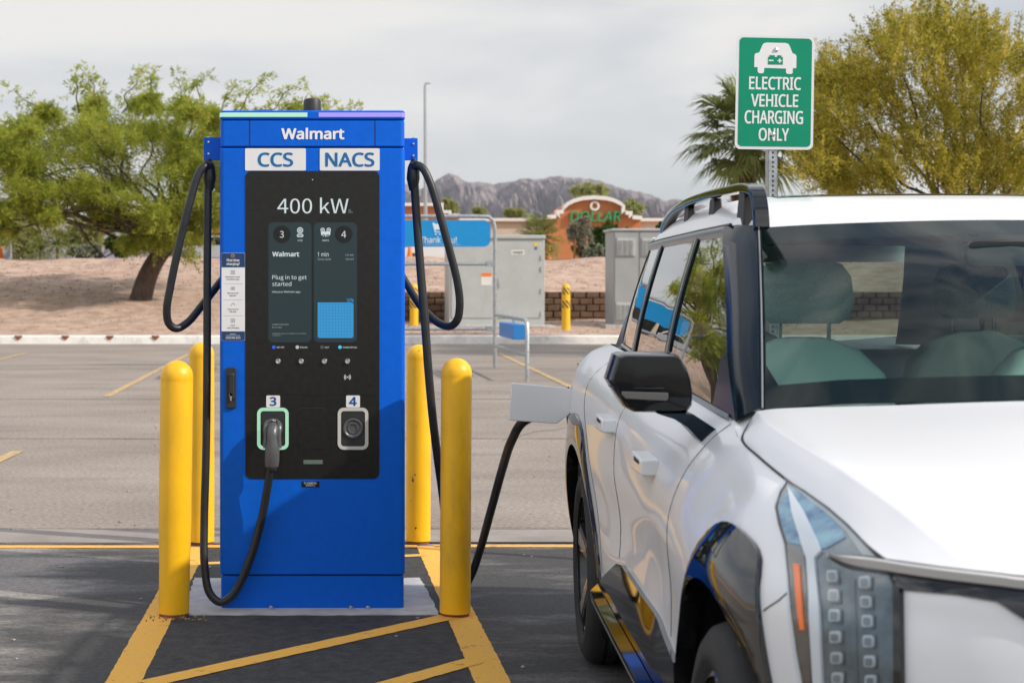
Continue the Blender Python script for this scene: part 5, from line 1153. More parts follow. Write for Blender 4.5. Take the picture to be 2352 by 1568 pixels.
# --- hood
def hs(shut, cr, zc, yc):
    c = cpl(cr[0], cr[1], yc=cr[2]); m_ = lambda x, q: (x, c.y + (yc - c.y) * q, c.z + (zc - c.z) * q)
    return [shut, tuple(Vector(shut) * .5 + c * .5 + Vector((0, 0, .002))), tuple(c), m_(c.x + .04, .22), m_(-.45, .55), m_(-.22, .88), (0, yc, zc)]
HS = [hs((-.762, -.655, .998), (2262, 1336, -.775), 1.006, -.885),
      hs((-.775, -.54, 1.012), (2165, 1252, -.62), 1.055, -.66),
      hs((-.785, -.38, 1.033), (2060, 1166, -.43), 1.092, -.44),
      hs((-.797, -.20, 1.054), (1965, 1099, -.22), 1.125, -.20),
      hs((-.811, .0, 1.075), (1885, 1047, .0), 1.155, .02),
      hs((-.820, .25, 1.098), (1812, 1004, .24), 1.184, .22),
      hs((-.818, .47, 1.118), (1756, 966, .48), 1.210, .42),
      hs((-.778, .62, 1.140), (1738, 944, .62), 1.217, .46)]
hc = [crom([np.array(s[r]) for s in HS], 8) for r in range(7)]; hg = [crom([hc[r][i] for r in range(3)], 6)[:-1] + crom([hc[r][i] for r in range(2, 7)], 8) for i in range(len(hc[0]))]
mb = MB(); mb.grid(hg); HB = BVHTree.FromPolygons([Vector(v) for v in mb.v], mb.f); hood = cb('hood', weld(mb), M['paint'], ang=60)
# fender top between the hood shut line, the screen corner and the belt
mb = MB(); mb.add([(-.820, .25, 1.0975), (-.822, .50, 1.1195), (-.79, .77, 1.1415), (-.752, .70, 1.172), (-.738, .66, 1.170), (-.778, .62, 1.139), (-.818, .47, 1.117)], [(0, 1, 6), (1, 2, 5, 6), (2, 3, 4, 5)]); cb('fender_top', both(mb), M['paint'], body_, ang=60)
sh = [Vector(p) + Vector((-.001, 0, .0005)) for p in hc[0][:-6]]
mb = gapline(sh, .0032); mb.tube([Vector(p) for p in crom([sh[-1], (-.800, .555, 1.128), (-.778, .62, 1.141), (-.755, .66, 1.160)], 5)], .0028, seg=5); cb('hood_gap', both(mb), M['trim'], body_)
# --- windscreen
WB = [(-.738, .655, 1.176), (-.60, .605, 1.196), (-.40, .54, 1.207), (-.2, .485, 1.216), (0, .465, 1.22)]
WT = [(-.605, 1.385, 1.662), (-.49, 1.31, 1.667), (-.33, 1.235, 1.671), (-.16, 1.19, 1.674), (0, 1.175, 1.675)]
wb = crom([np.array(p) for p in WB], 6); wt = crom([np.array(p) for p in WT], 6)
def screen_rows(n=12):
    rows = []
    for k in range(n + 1):
        t = k / n; rows.append([a * (1 - t) + b * t + np.array((0, -.025, .03)) * math.sin(math.pi * t) * (1 - .5 * (a[0] / .74) ** 2) for a, b in zip(wb, wt)])
    return rows
rows = screen_rows(); fullrows = [list(r) + [np.array((-p[0], p[1], p[2])) for p in r[-2::-1]] for r in rows]
mb = MB(); mb.grid(fullrows); WBV = BVHTree.FromPolygons([Vector(v) for v in mb.v], mb.f)
wsc = cb('windscreen', mb, M['wshield'], ang=80)
def wproj(x, y, off): return proj(x, y, WBV, off)
# painted border round the glass: ring between the glass edge and the clear opening, in glass coordinates
nr, ncol = len(fullrows), len(fullrows[0])
def gpt(s, t, off=.002):
    i = s * (ncol - 1); j = t * (nr - 1); i0 = min(int(i), ncol - 2); j0 = min(int(j), nr - 2); a, b = i - i0, j - j0
    p = (np.array(fullrows[j0][i0]) * (1 - a) + np.array(fullrows[j0][i0 + 1]) * a) * (1 - b) + (np.array(fullrows[j0 + 1][i0]) * (1 - a) + np.array(fullrows[j0 + 1][i0 + 1]) * a) * b
    return Vector(p) + Vector((0, off * .5, -off * .86))
inner = rrect(.012, .105, .988, .885, .035, 8); outer = []
for u, v in inner:
    du, dv = u - .5, (v - .495); m_ = max(abs(du) / .488, abs(dv) / .39)
    outer.append((u, v))
frit = MB(); n_ = 60
def ringpt(k, r_in):
    poly = inner; return poly[k % len(poly)]
NI = len(inner)
oring = []
for (u, v) in inner:
    # push to the nearest border of the unit square, corners to corners
    du, dv = (u - .5) / .488, (v - .495) / .39
    s_ = 1 / max(abs(du), abs(dv)); oring.append((.5 + .5 * max(-1, min(1, du * s_ if abs(du) >= abs(dv) * .92 else du)), .5 + .5 * max(-1, min(1, dv * s_ if abs(dv) >= abs(du) * .92 else dv))))
def dens(poly):
    out = []
    for i in range(len(poly)):
        a, b = Vector(poly[i]), Vector(poly[(i + 1) % len(poly)])
        for k in range(8): out.append(tuple(a.lerp(b, k / 8)))
    return out
di, do = dens(inner), dens(oring)
rws = []
for q in (0, .34, .67, 1): rws.append([gpt(a[0] * (1 - q) + b[0] * q, a[1] * (1 - q) + b[1] * q) for a, b in zip(di, do)])
rws = [r + r[:1] for r in rws]; frit.grid(rws); cb('glass_border', frit, mat('glass_border_black', (.010, .012, .013), .9, spec=.1), wsc, ang=60)
# --- pillars and side windows
BEL = lambda y: float(np.interp(y, [.5, .77, 1.0, 1.35, 1.8, 2.3, 2.75, 3.1, 3.4, 3.7, 3.95], [1.120, 1.141, 1.148, 1.158, 1.177, 1.20, 1.222, 1.235, 1.242, 1.242, 1.235]))
def sidept(y, z):   # greenhouse side surface
    zb_, zt = 1.15, 1.665; t = (z - zb_) / (zt - zb_); xb = np.interp(y, [.6, 1.0, 1.6, 2.3, 3.0, 3.4, 3.75, 3.95], [.782, .792, .797, .80, .795, .785, .755, .70]); xt = np.interp(y, [1.0, 1.4, 2.0, 2.9, 3.3, 3.6, 3.9], [.652, .668, .676, .668, .655, .630, .57])
    return Vector((-(xb * (1 - t) + xt * t + .012 * math.sin(math.pi * max(0, min(1, t)))), y, z))
def apy(z, front=True):   # y of the front edge of the door glass at height z
    return float(np.interp(z, [1.14, 1.27, 1.438, 1.626, 1.66], [.70, .86, 1.115, 1.43, 1.50]))
gt = 1.640
def pane(y0, y1, name, m, cut=None):
    n, k = 14, 10; rws = []
    for j in range(k + 1):
        t = j / k; row = []
        for i in range(n + 1):
            s = i / n
            zlo = BEL(.8) ; a = y0(0) * (1 - s) + y1(0) * s
            def yz(tt):
                zz = 1.16 + tt * (gt - 1.16); yy = y0(zz) * (1 - s) + y1(zz) * s; zz = (BEL(yy) + .012) * (1 - tt) + gt * tt; yy = y0(zz) * (1 - s) + y1(zz) * s; return yy, zz
            yy, zz = yz(t); row.append(sidept(yy, zz))
        rws.append(row)
    mb = MB(); mb.grid(rws); return mb
Bp = lambda z: 2.0; Cp = lambda z: 2.90; Dp = lambda z: float(np.interp(z, [1.2, 1.3, 1.5, 1.64], [3.48, 3.55, 3.52, 3.42]))
for nm, a, b in (('front_window', lambda z: apy(z) + .02, lambda z: Bp(z) - .03), ('rear_window', lambda z: Bp(z) + .05, lambda z: Cp(z) - .03), ('quarter_window', lambda z: Cp(z) + .05, Dp)):
    mb = pane(a, b, nm, None); cb(nm, both(mb), M['fglass' if nm == 'front_window' else 'sglass'], ang=60)
def strip(y0, y1, off=.006, zlo=None, zhi=1.655):
    rws = []
    for j in range(11):
        t = j / 10; row = []
        for s in (0, .5, 1):
            zz = 1.16 + t * (zhi - 1.16); yy = y0(zz) * (1 - s) + y1(zz) * s; zz = (BEL(yy) if zlo is None else zlo) * (1 - t) + zhi * t; yy = y0(zz) * (1 - s) + y1(zz) * s; p = sidept(yy, zz); row.append(p + Vector((-off, 0, 0)))
        rws.append(row)
    mb = MB(); mb.grid([[rws[0][0] + Vector((.02, 0, 0))] * 0 + [r[0] + Vector((.025, 0, 0))] + r + [r[-1] + Vector((.025, 0, 0))] for r in rws]); return mb
cb('door_pillar', both(strip(lambda z: 1.962, lambda z: 2.056)), M['pillar'], ang=40); cb('door_pillar', both(strip(lambda z: 2.862, lambda z: 2.956)), M['pillar'], ang=40)
for yq in (1.995, 2.895):
    mb = gapline([sidept(yq, z) + Vector((-.0065, 0, 0)) for z in np.linspace(1.2, 1.65, 8)], .0025); cb('door_gap', both(mb), M['satin'], ang=60)
# body coloured rear pillar behind the quarter window, rounding to the back
rws = []
for t in np.linspace(0, 1, 9):
    z = 1.235 + t * (1.70 - 1.235); row = []
    for s in np.linspace(0, 1, 10):
        y = Dp(min(z, 1.64)) + s * (3.93 - .35 * t - Dp(min(z, 1.64))); p = sidept(y, z); p.x = -(-p.x + .004 - .06 * s * s); row.append(p)
    p = row[-1]; row += [Vector((p.x * .90, p.y + .035, z)), Vector((p.x * .80, p.y + .05, z))]
    rws.append(row)
mb = MB(); mb.grid(rws); cb('rear_pillar', both(mb), M['paint'], ang=50)
# bright frame along the top and belt of the windows
def railstrip(pts, h, out_, m, name):
    mb = MB(); mb.grid([[Vector(p) + Vector((-out_, 0, h / 2)) for p in pts], [Vector(p) + Vector((-out_ - .006, 0, 0)) for p in pts], [Vector(p) + Vector((-out_, 0, -h / 2)) for p in pts], [Vector(p) + Vector((.03, 0, -h / 2)) for p in pts]]); return cb(name, both(mb), m, ang=60)
railstrip([sidept(y, 1.656 - .012 * max(0, (y - 3.0)) ** 2) for y in np.linspace(1.50, 3.5, 24)], .032, .004, M['satin'], 'window_frame')
railstrip([sidept(y, BEL(y) + .004) for y in np.linspace(.80, 3.45, 30)], .020, .004, M['satin'], 'belt_trim')
mb = gapline([sidept(y, 1.675) + Vector((-.003, 0, 0)) for y in np.linspace(1.46, 3.5, 24)], .0045); cb('roof_gap', both(mb), M['trim'], ang=60)
# A pillar: from the screen edge round to the door glass
AL = [Vector((-.786, .70, 1.142)), Vector((-.776, .86, 1.27)), Vector((-.738, 1.115, 1.438)), Vector((-.692, 1.43, 1.626)), Vector((-.672, 1.52, 1.668))]
AR_ = [Vector(r[0]) for r in (rows[0], rows[3], rows[6], rows[10], rows[12])]
al = crom(AL, 5); ar = crom(AR_, 5)
mb = MB(); mb.grid([[Vector(a) + Vector((-.001, .012, 0)) for a in al], [Vector(a) + Vector((-.008, -.004, .004)) for a in al], [(Vector(a) * .5 + Vector(b) * .5) + Vector((-.014, -.022, .008)) for a, b in zip(al, ar)], [Vector(b) + Vector((-.006, -.010, .006)) for b in ar], [Vector(b) + Vector((.004, .002, 0)) for b in ar]])
cb('front_pillar', both(mb), M['pillar'], ang=70)
mb = gapline([Vector(b) + Vector((.001, -.011, .006)) for b in ar], .003); cb('screen_trim', both(mb), M['satin'], ang=60)
mb = MB(); mb.add([sidept(.70, 1.145) + Vector((-.003, 0, 0)), sidept(1.05, 1.155) + Vector((-.003, 0, 0)), sidept(1.06, 1.30) + Vector((-.003, 0, 0)), sidept(.90, 1.30) + Vector((-.003, 0, 0))], [(0, 1, 2, 3)]); cb('mirror_sail', both(mb), M['pillar'])
# --- roof
def roofz(x, y):
    c = float(np.interp(y, [1.15, 1.35, 1.6, 2.0, 2.5, 3.0, 3.4, 3.7, 3.78], [1.676, 1.712, 1.752, 1.795, 1.806, 1.795, 1.765, 1.715, 1.69])); a = abs(x) / .66
    return c - (c - 1.675) * (.10 * a ** 2 + .22 * a ** 6 + .68 * a ** 16)
rws = []
ysr = [None] + list(np.linspace(1.46, 3.76, 36))
fr = [Vector(p) for p in wt]; frx = [p.x for p in fr]
for k in range(44):
    t = k / 43; row = []
    for x in np.concatenate([np.linspace(-.668, -.55, 12), np.linspace(-.53, 0, 12)]):
        yf = float(np.interp(x, frx, [p.y for p in fr])) if x > -.605 else 1.385 + (-.605 - x) * 1.4
        yr = 3.76 - .22 * (abs(x) / .67) ** 3; y = yf + (yr - yf) * t; wdt = float(np.interp(y, [1.2, 1.45, 2.0, 2.9, 3.3, 3.6, 3.8], [.655, .668, .678, .672, .66, .635, .60])) / .668
        z = roofz(x, y)
        if t < .2: z = float(np.interp(x, frx, [p.z for p in fr])) * (1 - t / .2) ** 2 + z * (1 - (1 - t / .2) ** 2) if x > -.605 else z * 1 if t > 0 else 1.664
        row.append((x * wdt, y, z))
    rws.append(row)
mb = MB(); mb.grid([r + [(-p[0], p[1], p[2]) for p in r[-2::-1]] for r in rws]); roof = cb('roof', mb, M['paint'], ang=60)
mb = MB(); mb.grid([[(x, y, roofz(x, y) + .0025) for x in np.linspace(-.44, .44, 16)] for y in np.linspace(1.9, 3.1, 16)]); cb('sunroof', mb, M['gloss_black'], roof, ang=60)
# roof rail
mb = MB(); pts = crom([(-.622, 1.245, 1.655), (-.622, 1.258, 1.71), (-.622, 1.30, 1.758), (-.622, 1.40, 1.780), (-.622, 1.7, 1.791), (-.622, 2.1, 1.797), (-.622, 2.6, 1.793), (-.62, 2.95, 1.775), (-.615, 3.15, 1.745), (-.612, 3.25, 1.715)], 6)
rings = []
for i, p in enumerate(pts):
    t = Vector(pts[min(i + 1, len(pts) - 1)] - pts[max(i - 1, 0)]).normalized(); s = Vector((1, 0, 0)); u = s.cross(t).normalized(); w_ = .022; h_ = .027 if 8 < i < len(pts) - 8 else .046 - .016 * min(1, min(i, len(pts) - 1 - i) / 8)
    rings.append([Vector(p) + s * a * w_ - u * (b * h_) for a, b in ((-1, -.2), (-.9, .45), (-.45, .5), (.45, .5), (.9, .4), (1, -.2), (.9, -.5), (-.9, -.5))])
mb.loft(rings, True); rail = cb('roof_rail', both(mb), M['gloss_black'], ang=25)
for y in (1.42, 1.95, 2.5):
    mb = MB(); mb.loft([[(-.640, y, 1.66), (-.600, y, 1.66), (-.600, y + .13, 1.66), (-.640, y + .13, 1.66)], [(-.632, y + .03, 1.782), (-.606, y + .03, 1.782), (-.606, y + .11, 1.782), (-.632, y + .11, 1.782)]], True); cb('rail_foot', both(mb), M['trim'], rail, bevel=.004)
# --- door gaps and handles
for y0, pts in ((0, [(.74, 1.135), (.72, 1.05), (.70, .9), (.69, .7), (.68, .60)]), (1, [(1.99, 1.18), (2.0, 1.0), (2.0, .8), (1.99, .59)]), (2, [(2.90, 1.225), (2.88, 1.05), (2.80, .95), (2.66, .80), (2.56, .62), (2.52, .45)])):
    P2 = crom([np.array(p) for p in pts], 6); mb = gapline([side(p[0], p[1], .0002) for p in P2], .0014); cb('door_gap', both(mb), M['trim'], body_)
for y, z in ((1.20, .985), (2.16, 1.022)):
    c = side(y, z); mb = MB(); poly = [(-.125, -.023), (-.118, .020), (.11, .025), (.128, .013), (.128, -.014), (.11, -.026)]
    mb.prism([(c.y + a, c.z + b) for a, b in poly], lambda u, v, d: (c.x - d, u, v), -.01, .044); hn = cb('door_handle', both(mb), M['paint'], body_, bevel=.006)
    mb = MB(); mb.prism([(c.y - .075, c.z + .006), (c.y + .03, c.z + .006), (c.y + .03, c.z + .019), (c.y - .075, c.z + .016)], lambda u, v, d: (c.x - d, u, v), .0445, .046); cb('handle_slot', both(mb), M['trim'], hn)
# --- cladding
def ringpoly2(cy, outer):
    inn = [(cy + AR * math.cos(a), .385 + AR * math.sin(a)) for a in np.linspace(R(-14), R(194), 40)]; return inn, outer
def clad(cy, outer, name):
    inn = [np.array((cy + AR * math.cos(a), .385 + AR * math.sin(a))) for a in np.linspace(R(196), R(-16), 48)]; oo = crom([np.array(p) for p in outer], 8); L_ = np.linspace(0, 1, 48)
    seg = np.concatenate([[0], np.cumsum([np.linalg.norm(oo[i + 1] - oo[i]) for i in range(len(oo) - 1)])]); seg /= seg[-1]; out2 = [np.array((np.interp(q, seg, [p[0] for p in oo]), np.interp(q, seg, [p[1] for p in oo]))) for q in L_]
    rws = [[side(p[0], p[1], -.03) for p in out2]]
    for q, of in ((0, .004), (.02, .011), (.3, .013), (.6, .014), (.85, .013), (1, .010)): rws.append([side(*(a * (1 - q) + b * q), of) for a, b in zip(out2, inn)])
    rws.append([p + Vector((.05, 0, 0)) for p in rws[-1]]); mb = MB(); mb.grid(rws); return cb(name, both(mb), M['gloss_black'], ang=40)
clad(0.0, [(-.56, .30), (-.50, .52), (-.40, .72), (-.33, .87), (-.25, .945), (-.12, .977), (.02, .982), (.10, .955), (.17, .88), (.31, .74), (.43, .60), (.515, .44), (.53, .29)], 'arch_cladding')
clad(3.1, [(2.56, .27), (2.575, .40), (2.64, .60), (2.75, .80), (2.86, .93), (3.0, .98), (3.2, .98), (3.35, .94), (3.47, .84), (3.56, .68), (3.62, .45), (3.62, .27)][::1], 'arch_cladding')
def clad_f(off): return lambda u, v: side(u, v, off)
mb = patch([(2.60, .275), (2.60, .42), (2.47, .43), (2.38, .455), (1.95, .575), (1.82, .592), (1.55, .59), (.47, .582), (.45, .275)], clad_f(.014), .05, fb=clad_f(-.02)); cb('sill_cladding', both(mb), M['gloss_black'], ang=30)
mb = MB(); mb.grid([[side(y, .40, .016) + Vector((0, 0, 0)), side(y, .375, .045), side(y, .34, .045), side(y, .30, .0), side(y, .30, -.2) * 1] for y in np.linspace(.50, 2.58, 40)]); cb('sill_step', both(mb), M['gloss_black'], ang=20)
mb = MB(); mb.grid([[side(y, .352, .0472), side(y, .362, .0472)] for y in np.linspace(.55, 2.5, 30)]); cb('sill_trim', both(mb), M['satin'])
# wheel wells and underbody
for cy, _ in AX:
    mb = MB(); rg = [[(x, cy + (AR + .012) * math.cos(a), .385 + (AR + .012) * math.sin(a)) for a in np.linspace(R(-25), R(205), 30)] for x in (-.93, -.5)]; mb.grid(rg); mb.add(rg[1], [tuple(range(30))]); cb('wheel_well', both(mb), M['trim'])
mb = MB(); mb.box(-.60, .60, -.80, 4.0, .22, .34); mb.box(-.89, .89, .52, 2.58, .22, .31); cb('underbody', mb, M['trim'])
# --- wheels
def wheel(cy, name='wheel'):
    z = .385
    for sgn in (-1, 1):
        X = sgn * .972; w_ = []
        mb = MB(); f = lambda r_, h: (r_, -sgn * h)
        mb.lathe([f(.272, .022), f(.285, .008), f(.300, .003), f(.303, .0005), f(.315, .0), f(.338, .002), f(.341, .0045), f(.352, .006), f(.374, .022), f(.385, .05), f(.3855, .072), f(.378, .076), f(.378, .086), f(.386, .090), f(.387, .120), f(.379, .124), f(.379, .134), f(.387, .138), f(.386, .172), f(.378, .176), f(.378, .186), f(.385, .19), f(.384, .21), f(.374, .235), f(.30, .25), f(.27, .23)], (X, cy, z), 64, 'x', caps=False); t = cb('wheel', mb, M['tyre'], ang=40)
        mb = MB(); mb.lathe([f(.268, .012), f(.278, .014), f(.276, .03), f(.262, .05), f(.255, .19), f(.20, .20), f(.001, .20)], (X, cy, z), 56, 'x', caps=False); cb('rim', mb, M['rim'], t, ang=40)
        for k in range(5):
            for dlt in (-.16, .16):
                mb = MB()
                a = 2 * math.pi * k / 5 + .3; a1 = a + dlt; c0, s0 = math.cos(a + dlt * .35), math.sin(a + dlt * .35); c1, s1 = math.cos(a1), math.sin(a1)
                def pt(r_, c, s, u, h): return (X - sgn * h, cy + r_ * c - u * s, z + r_ * s + u * c)
                mb.loft([[pt(.05, c0, s0, -.022, .045), pt(.05, c0, s0, .022, .045), pt(.05, c0, s0, .022, .085), pt(.05, c0, s0, -.022, .085)], [pt(.266, c1, s1, -.017, .018), pt(.266, c1, s1, .017, .018), pt(.262, c1, s1, .02, .06), pt(.262, c1, s1, -.02, .06)]], True); cb('spoke', mb, M['rim'], t, smooth=False, bevel=.003)
        for k in range(5):
            mb = MB(); a = 2 * math.pi * k / 5 + .3; c, s = math.cos(a), math.sin(a); mb.loft([[pt(.12, c, s, -.012, .034), pt(.12, c, s, .012, .034), pt(.12, c, s, .012, .05), pt(.12, c, s, -.012, .05)], [pt(.255, c, s, -.034, .016), pt(.255, c, s, .034, .016), pt(.25, c, s, .034, .03), pt(.25, c, s, -.034, .03)]], True); cb('spoke_insert', mb, M['rim_silver'], t, smooth=False)
        mb = MB(); mb.lathe([f(.001, .03), f(.045, .032), f(.06, .045), f(.065, .09)], (X, cy, z), 28, 'x'); cb('hub', mb, M['rim'], t)
        mb = MB(); mb.lathe([f(.17, .13), f(.17, .15), f(.04, .15)], (X, cy, z), 32, 'x', caps=False); cb('brake_disc', mb, M['galv'], t)
for cy, _ in AX: wheel(cy)
# --- door mirror
mat('mirror_black', (.004, .005, .006), .05, spec=.38)
def dmirror():
    o_ = [(1410, 813), (1424, 808.5), (1546, 808.5), (1557, 815), (1574, 842), (1584, 870), (1588, 905), (1587, 930), (1577, 944), (1540, 948), (1452, 945), (1430, 932), (1402, 888), (1392, 870)]
    c = (1490, 880); rg = []
    prof = ((.995, .78), (.99, .94), (.975, .99), (.91, 1.0), (.868, .975), (.845, .93), (.836, .89), (.834, .5))
    sm = [np.array(p, float) for p in o_]
    for y, s in prof: rg.append([cpl(c[0] + (p[0] - c[0]) * s, c[1] + (p[1] - c[1]) * s, yc=.90) * 1.0 for p in sm]); rg[-1] = [Vector((p.x, y, p.z)) for p in rg[-1]]
    mb = MB(); mb.loft(rg, True); h = cb('door_mirror', both(mb), MATS['mirror_black'], ang=35)
    f = lambda x, y, d: Vector((cpl(x, y, yc=.90).x, d, cpl(x, y, yc=.90).z))
    mb = MB(); mb.prism([(1421, 895), (1526, 898), (1527, 908), (1523, 917), (1430, 912), (1421, 903)], lambda u, v, d: f(u, v, d), .85, .829); cb('turn_signal', both(mb), mat('signal_smoked', (.09, .09, .09), .15, coat=.5), h, bevel=.002)
    mb = MB(); mb.tube([f(1395, 884, .868), f(1408, 887, .846), (f(1480, 888, .827)), f(1560, 888, .845), f(1586, 892, .872)], .0018, seg=6); cb('mirror_seam', both(mb), M['trim'], h)
    g = [(1500, 944), (1578, 944), (1606, 962), (1643, 987), (1634, 1003), (1613, 1023), (1600, 1010), (1566, 974), (1538, 956)]
    mb = MB(); a = [Vector((f(x, y, 0).x, .86, f(x, y, 0).z)) for x, y in g]; a = [Vector((p.x, .80, p.z)) for p in a]; b = [Vector((p.x, .92, p.z)) for p in a]; a2 = [p * .97 + Vector((sum(q.x for q in a) / 9, .785, sum(q.z for q in a) / 9)) * .03 for p in a]
    mb.loft([a2, a, b], True); cb('mirror_arm', both(mb), M['pillar'], h, ang=40, bevel=.004)
dmirror()
# --- charge port with open flap
q = side(3.47, .985); mb = MB(); mb.lathe([(.001, .004), (.075, .004), (.085, -.004), (.088, .0)], (q.x - .003, 3.47, .985), 28, 'x'); cb('charge_port', mb, M['trim'])
mb = MB(); fl = [(1175, 879), (1300, 890), (1316, 896), (1322, 912), (1321, 936), (1303, 955), (1278, 973), (1168, 965)]
pts_f = [cpl(x, y, yc=3.38) for x, y in fl]; mb.loft([[p + Vector((0, .012, 0)) for p in pts_f], pts_f], True); flap = cb('charge_flap', mb, M['paint'], smooth=False, bevel=.004)
mb = MB(); a = cpl(1316, 922, yc=3.39); mb.tube([a, a + Vector((.03, .02, .0)), Vector((q.x + .02, 3.41, a.z))], .014, seg=8); cb('hinge', mb, M['trim'], flap)
# charging handle behind the flap belongs to the charger
mb = MB(); W = lambda v: CT + LAT * v[0] + AXI * v[1] + Vector((0, 0, v[2])); mb.tube([W((q.x - .0, 3.47, .985)), W((q.x - .07, 3.47, .985)), W((q.x - .14, 3.475, .965)), W((q.x - .20, 3.48, .93))], [.034, .036, .034, .030], seg=14, smooth=4); build('connector', mb, M['plug'], ch_root)
# --- headlight
hp = [(1810, 1107), (1848, 1130), (1900, 1167), (1945, 1206), (1995, 1258), (2038, 1305), (2057, 1345), (2062, 1440), (2062, 1640), (1860, 1640), (1836, 1500), (1822, 1400), (1815, 1320), (1808, 1252), (1793, 1205), (1785, 1166), (1796, 1130)]
MBV = BVHTree.FromPolygons([Vector(v) for v in full.v], full.f)
LB = MB(); LB.v = list(full.v); LB.f = list(full.f); hm_ = MB(); hm_.grid(hg); LB.add(hm_.v, hm_.f)
BV2 = BVHTree.FromPolygons([Vector(v) for v in LB.v], LB.f)
pf = lambda off: (lambda u, v: proj(u, v, BV2, off))
mb = patch(hp, pf(.003), 12, fb=pf(-.01)); hl_ = cb('headlight', both(mb), M['lamp_house'], ang=40)
def hpart(name, poly, off, m, step=10, par=None, **k): mb = patch(poly, pf(off), step, fb=pf(.0)); return cb(name, both(mb), m, par or hl_, ang=40, **k)
hpart('upper_reflector', [(1814, 1120), (1850, 1143), (1898, 1180), (1938, 1222), (1945, 1238), (1900, 1262), (1880, 1262), (1815, 1248), (1798, 1205), (1791, 1168)], .005, M['lamp_blue'])
hpart('lamp_blade', [(1812, 1122), (1850, 1180), (1886, 1256), (1892, 1268), (1876, 1284), (1888, 1400), (1900, 1640), (1880, 1640), (1870, 1480), (1858, 1285), (1850, 1262), (1822, 1180)], .008, M['paint'])
hpart('side_marker', [(1812, 1254), (1852, 1268), (1862, 1400), (1872, 1640), (1860, 1640), (1838, 1500), (1824, 1400)], .006, M['amber_dark'])
hpart('amber_strip', [(1829, 1299), (1843, 1302), (1846, 1350), (1853, 1420), (1856, 1446), (1847, 1446), (1839, 1400), (1833, 1350)], .009, M['amber'])
mat('lamp_recess', (.07, .09, .10), .25, coat=.6); mat('lamp_glass', (.13, .16, .175), .12, coat=1.0)
for x, ys_ in ((1918, (1326, 1371, 1416, 1463, 1510, 1556)), (1993, (1340, 1384, 1428, 1473, 1518, 1562))):
    for i, y in enumerate(ys_):
        xx = x + i * 2.6; mb = patch(rrect(xx - 16, y - 18, xx + 16, y + 18, 6, 3), pf(.005), 9, fb=pf(0)); cell = cb('lamp_cell', both(mb), MATS['lamp_recess'], hl_, ang=30)
        mb = patch(rrect(xx - 12, y - 13, xx + 12, y + 13, 5, 3), pf(.0075), 7, fb=pf(.004)); cb('lamp_cube', both(mb), M['lamp_led'], cell, ang=30)
        mb = patch(rrect(xx - 8.5, y - 7.5, xx + 8.5, y + 10.5, 3, 3), pf(.0085), 6); cb('lamp_lens', both(mb), MATS['lamp_glass'], cell, ang=30)
cv = patch(hp, pf(.013), 10, fb=pf(.0)); cb('lens_cover', both(cv), M['lens'], hl_, ang=60)
ol = [proj(x, y, BV2, .002) for x, y in [(1862, 1640)] + hp[10:] + hp[:8]]; mb = gapline([p for p in ol if p is not None], .0036); cb('lamp_seal', both(mb), M['trim'], hl_)
hpart('lamp_brow', [(1814, 1110), (1848, 1133), (1900, 1170), (1945, 1209), (1995, 1261), (2034, 1303), (1996, 1294), (1948, 1226), (1900, 1182), (1852, 1144)], .0045, mat('brow_grey', (.30, .32, .315), .25, coat=.6))
hpart('lamp_divider', [(1900, 1276), (1912, 1300), (1968, 1330), (1978, 1640), (1968, 1640), (1958, 1340), (1905, 1312), (1893, 1290)], .0042, MATS['lamp_recess'])
# light bar along the hood edge, black band and panel edge under it
BARPX = [(1918, 1289), (1950, 1296), (1990, 1304), (2035, 1312), (2090, 1320), (2160, 1330), (2230, 1339), (2300, 1346), (2345, 1351)]
def bar(w_, m, name, off, px):
    rows_ = [[], [], [], []]
    for x, y in px:
        a, b, c = proj(x, y, None, off), proj(x, y, None, off + .008), proj(x, y, None, -.01)
        if a is None or c is None: continue
        k = min(1, (x - 1910) / 70)
        for r_, q, h in zip(rows_, (c, a, b, a), (w_[0], w_[0], (w_[0] + w_[1]) / 2, w_[1])): r_.append(q + Vector((0, 0, h * k)))
    for r_ in rows_: r_ += [Vector((-.28, r_[-1].y - .05, r_[-1].z + .001)), Vector((0, r_[-1].y - .066, r_[-1].z + .002))]
    mb = MB(); mb.grid([[Vector(p) for p in crom(r_, 4)] for r_ in rows_ + [[q + Vector((0, .03, 0)) for q in rows_[3]]]]); return cb(name, weld(mb), m, ang=50)
bar((.016, -.020), M['trim'], 'bar_surround', .010, BARPX); bar((.008, -.0105), M['lamp_bar'], 'light_bar', .018, [(x + 4, y) for x, y in BARPX])
hpart('grille_edge', [(2062, 1350), (2076, 1354), (2080, 1640), (2060, 1640)], .012, M['gloss_black'], par=body_)
hpart('bumper_band', [(2062, 1354), (2200, 1367), (2290, 1382), (2352, 1422), (2500, 1500), (2500, 1380), (2352, 1362), (2200, 1342), (2058, 1324)], .006, M['gloss_black'], par=body_)
# bumper gap beside the headlight
mb = gapline([proj(x, y, None, .001) for x, y in ((1808, 1362), (1790, 1378), (1762, 1396), (1755, 1402))], .0016); cb('bumper_gap', both(mb), M['trim'], body_)
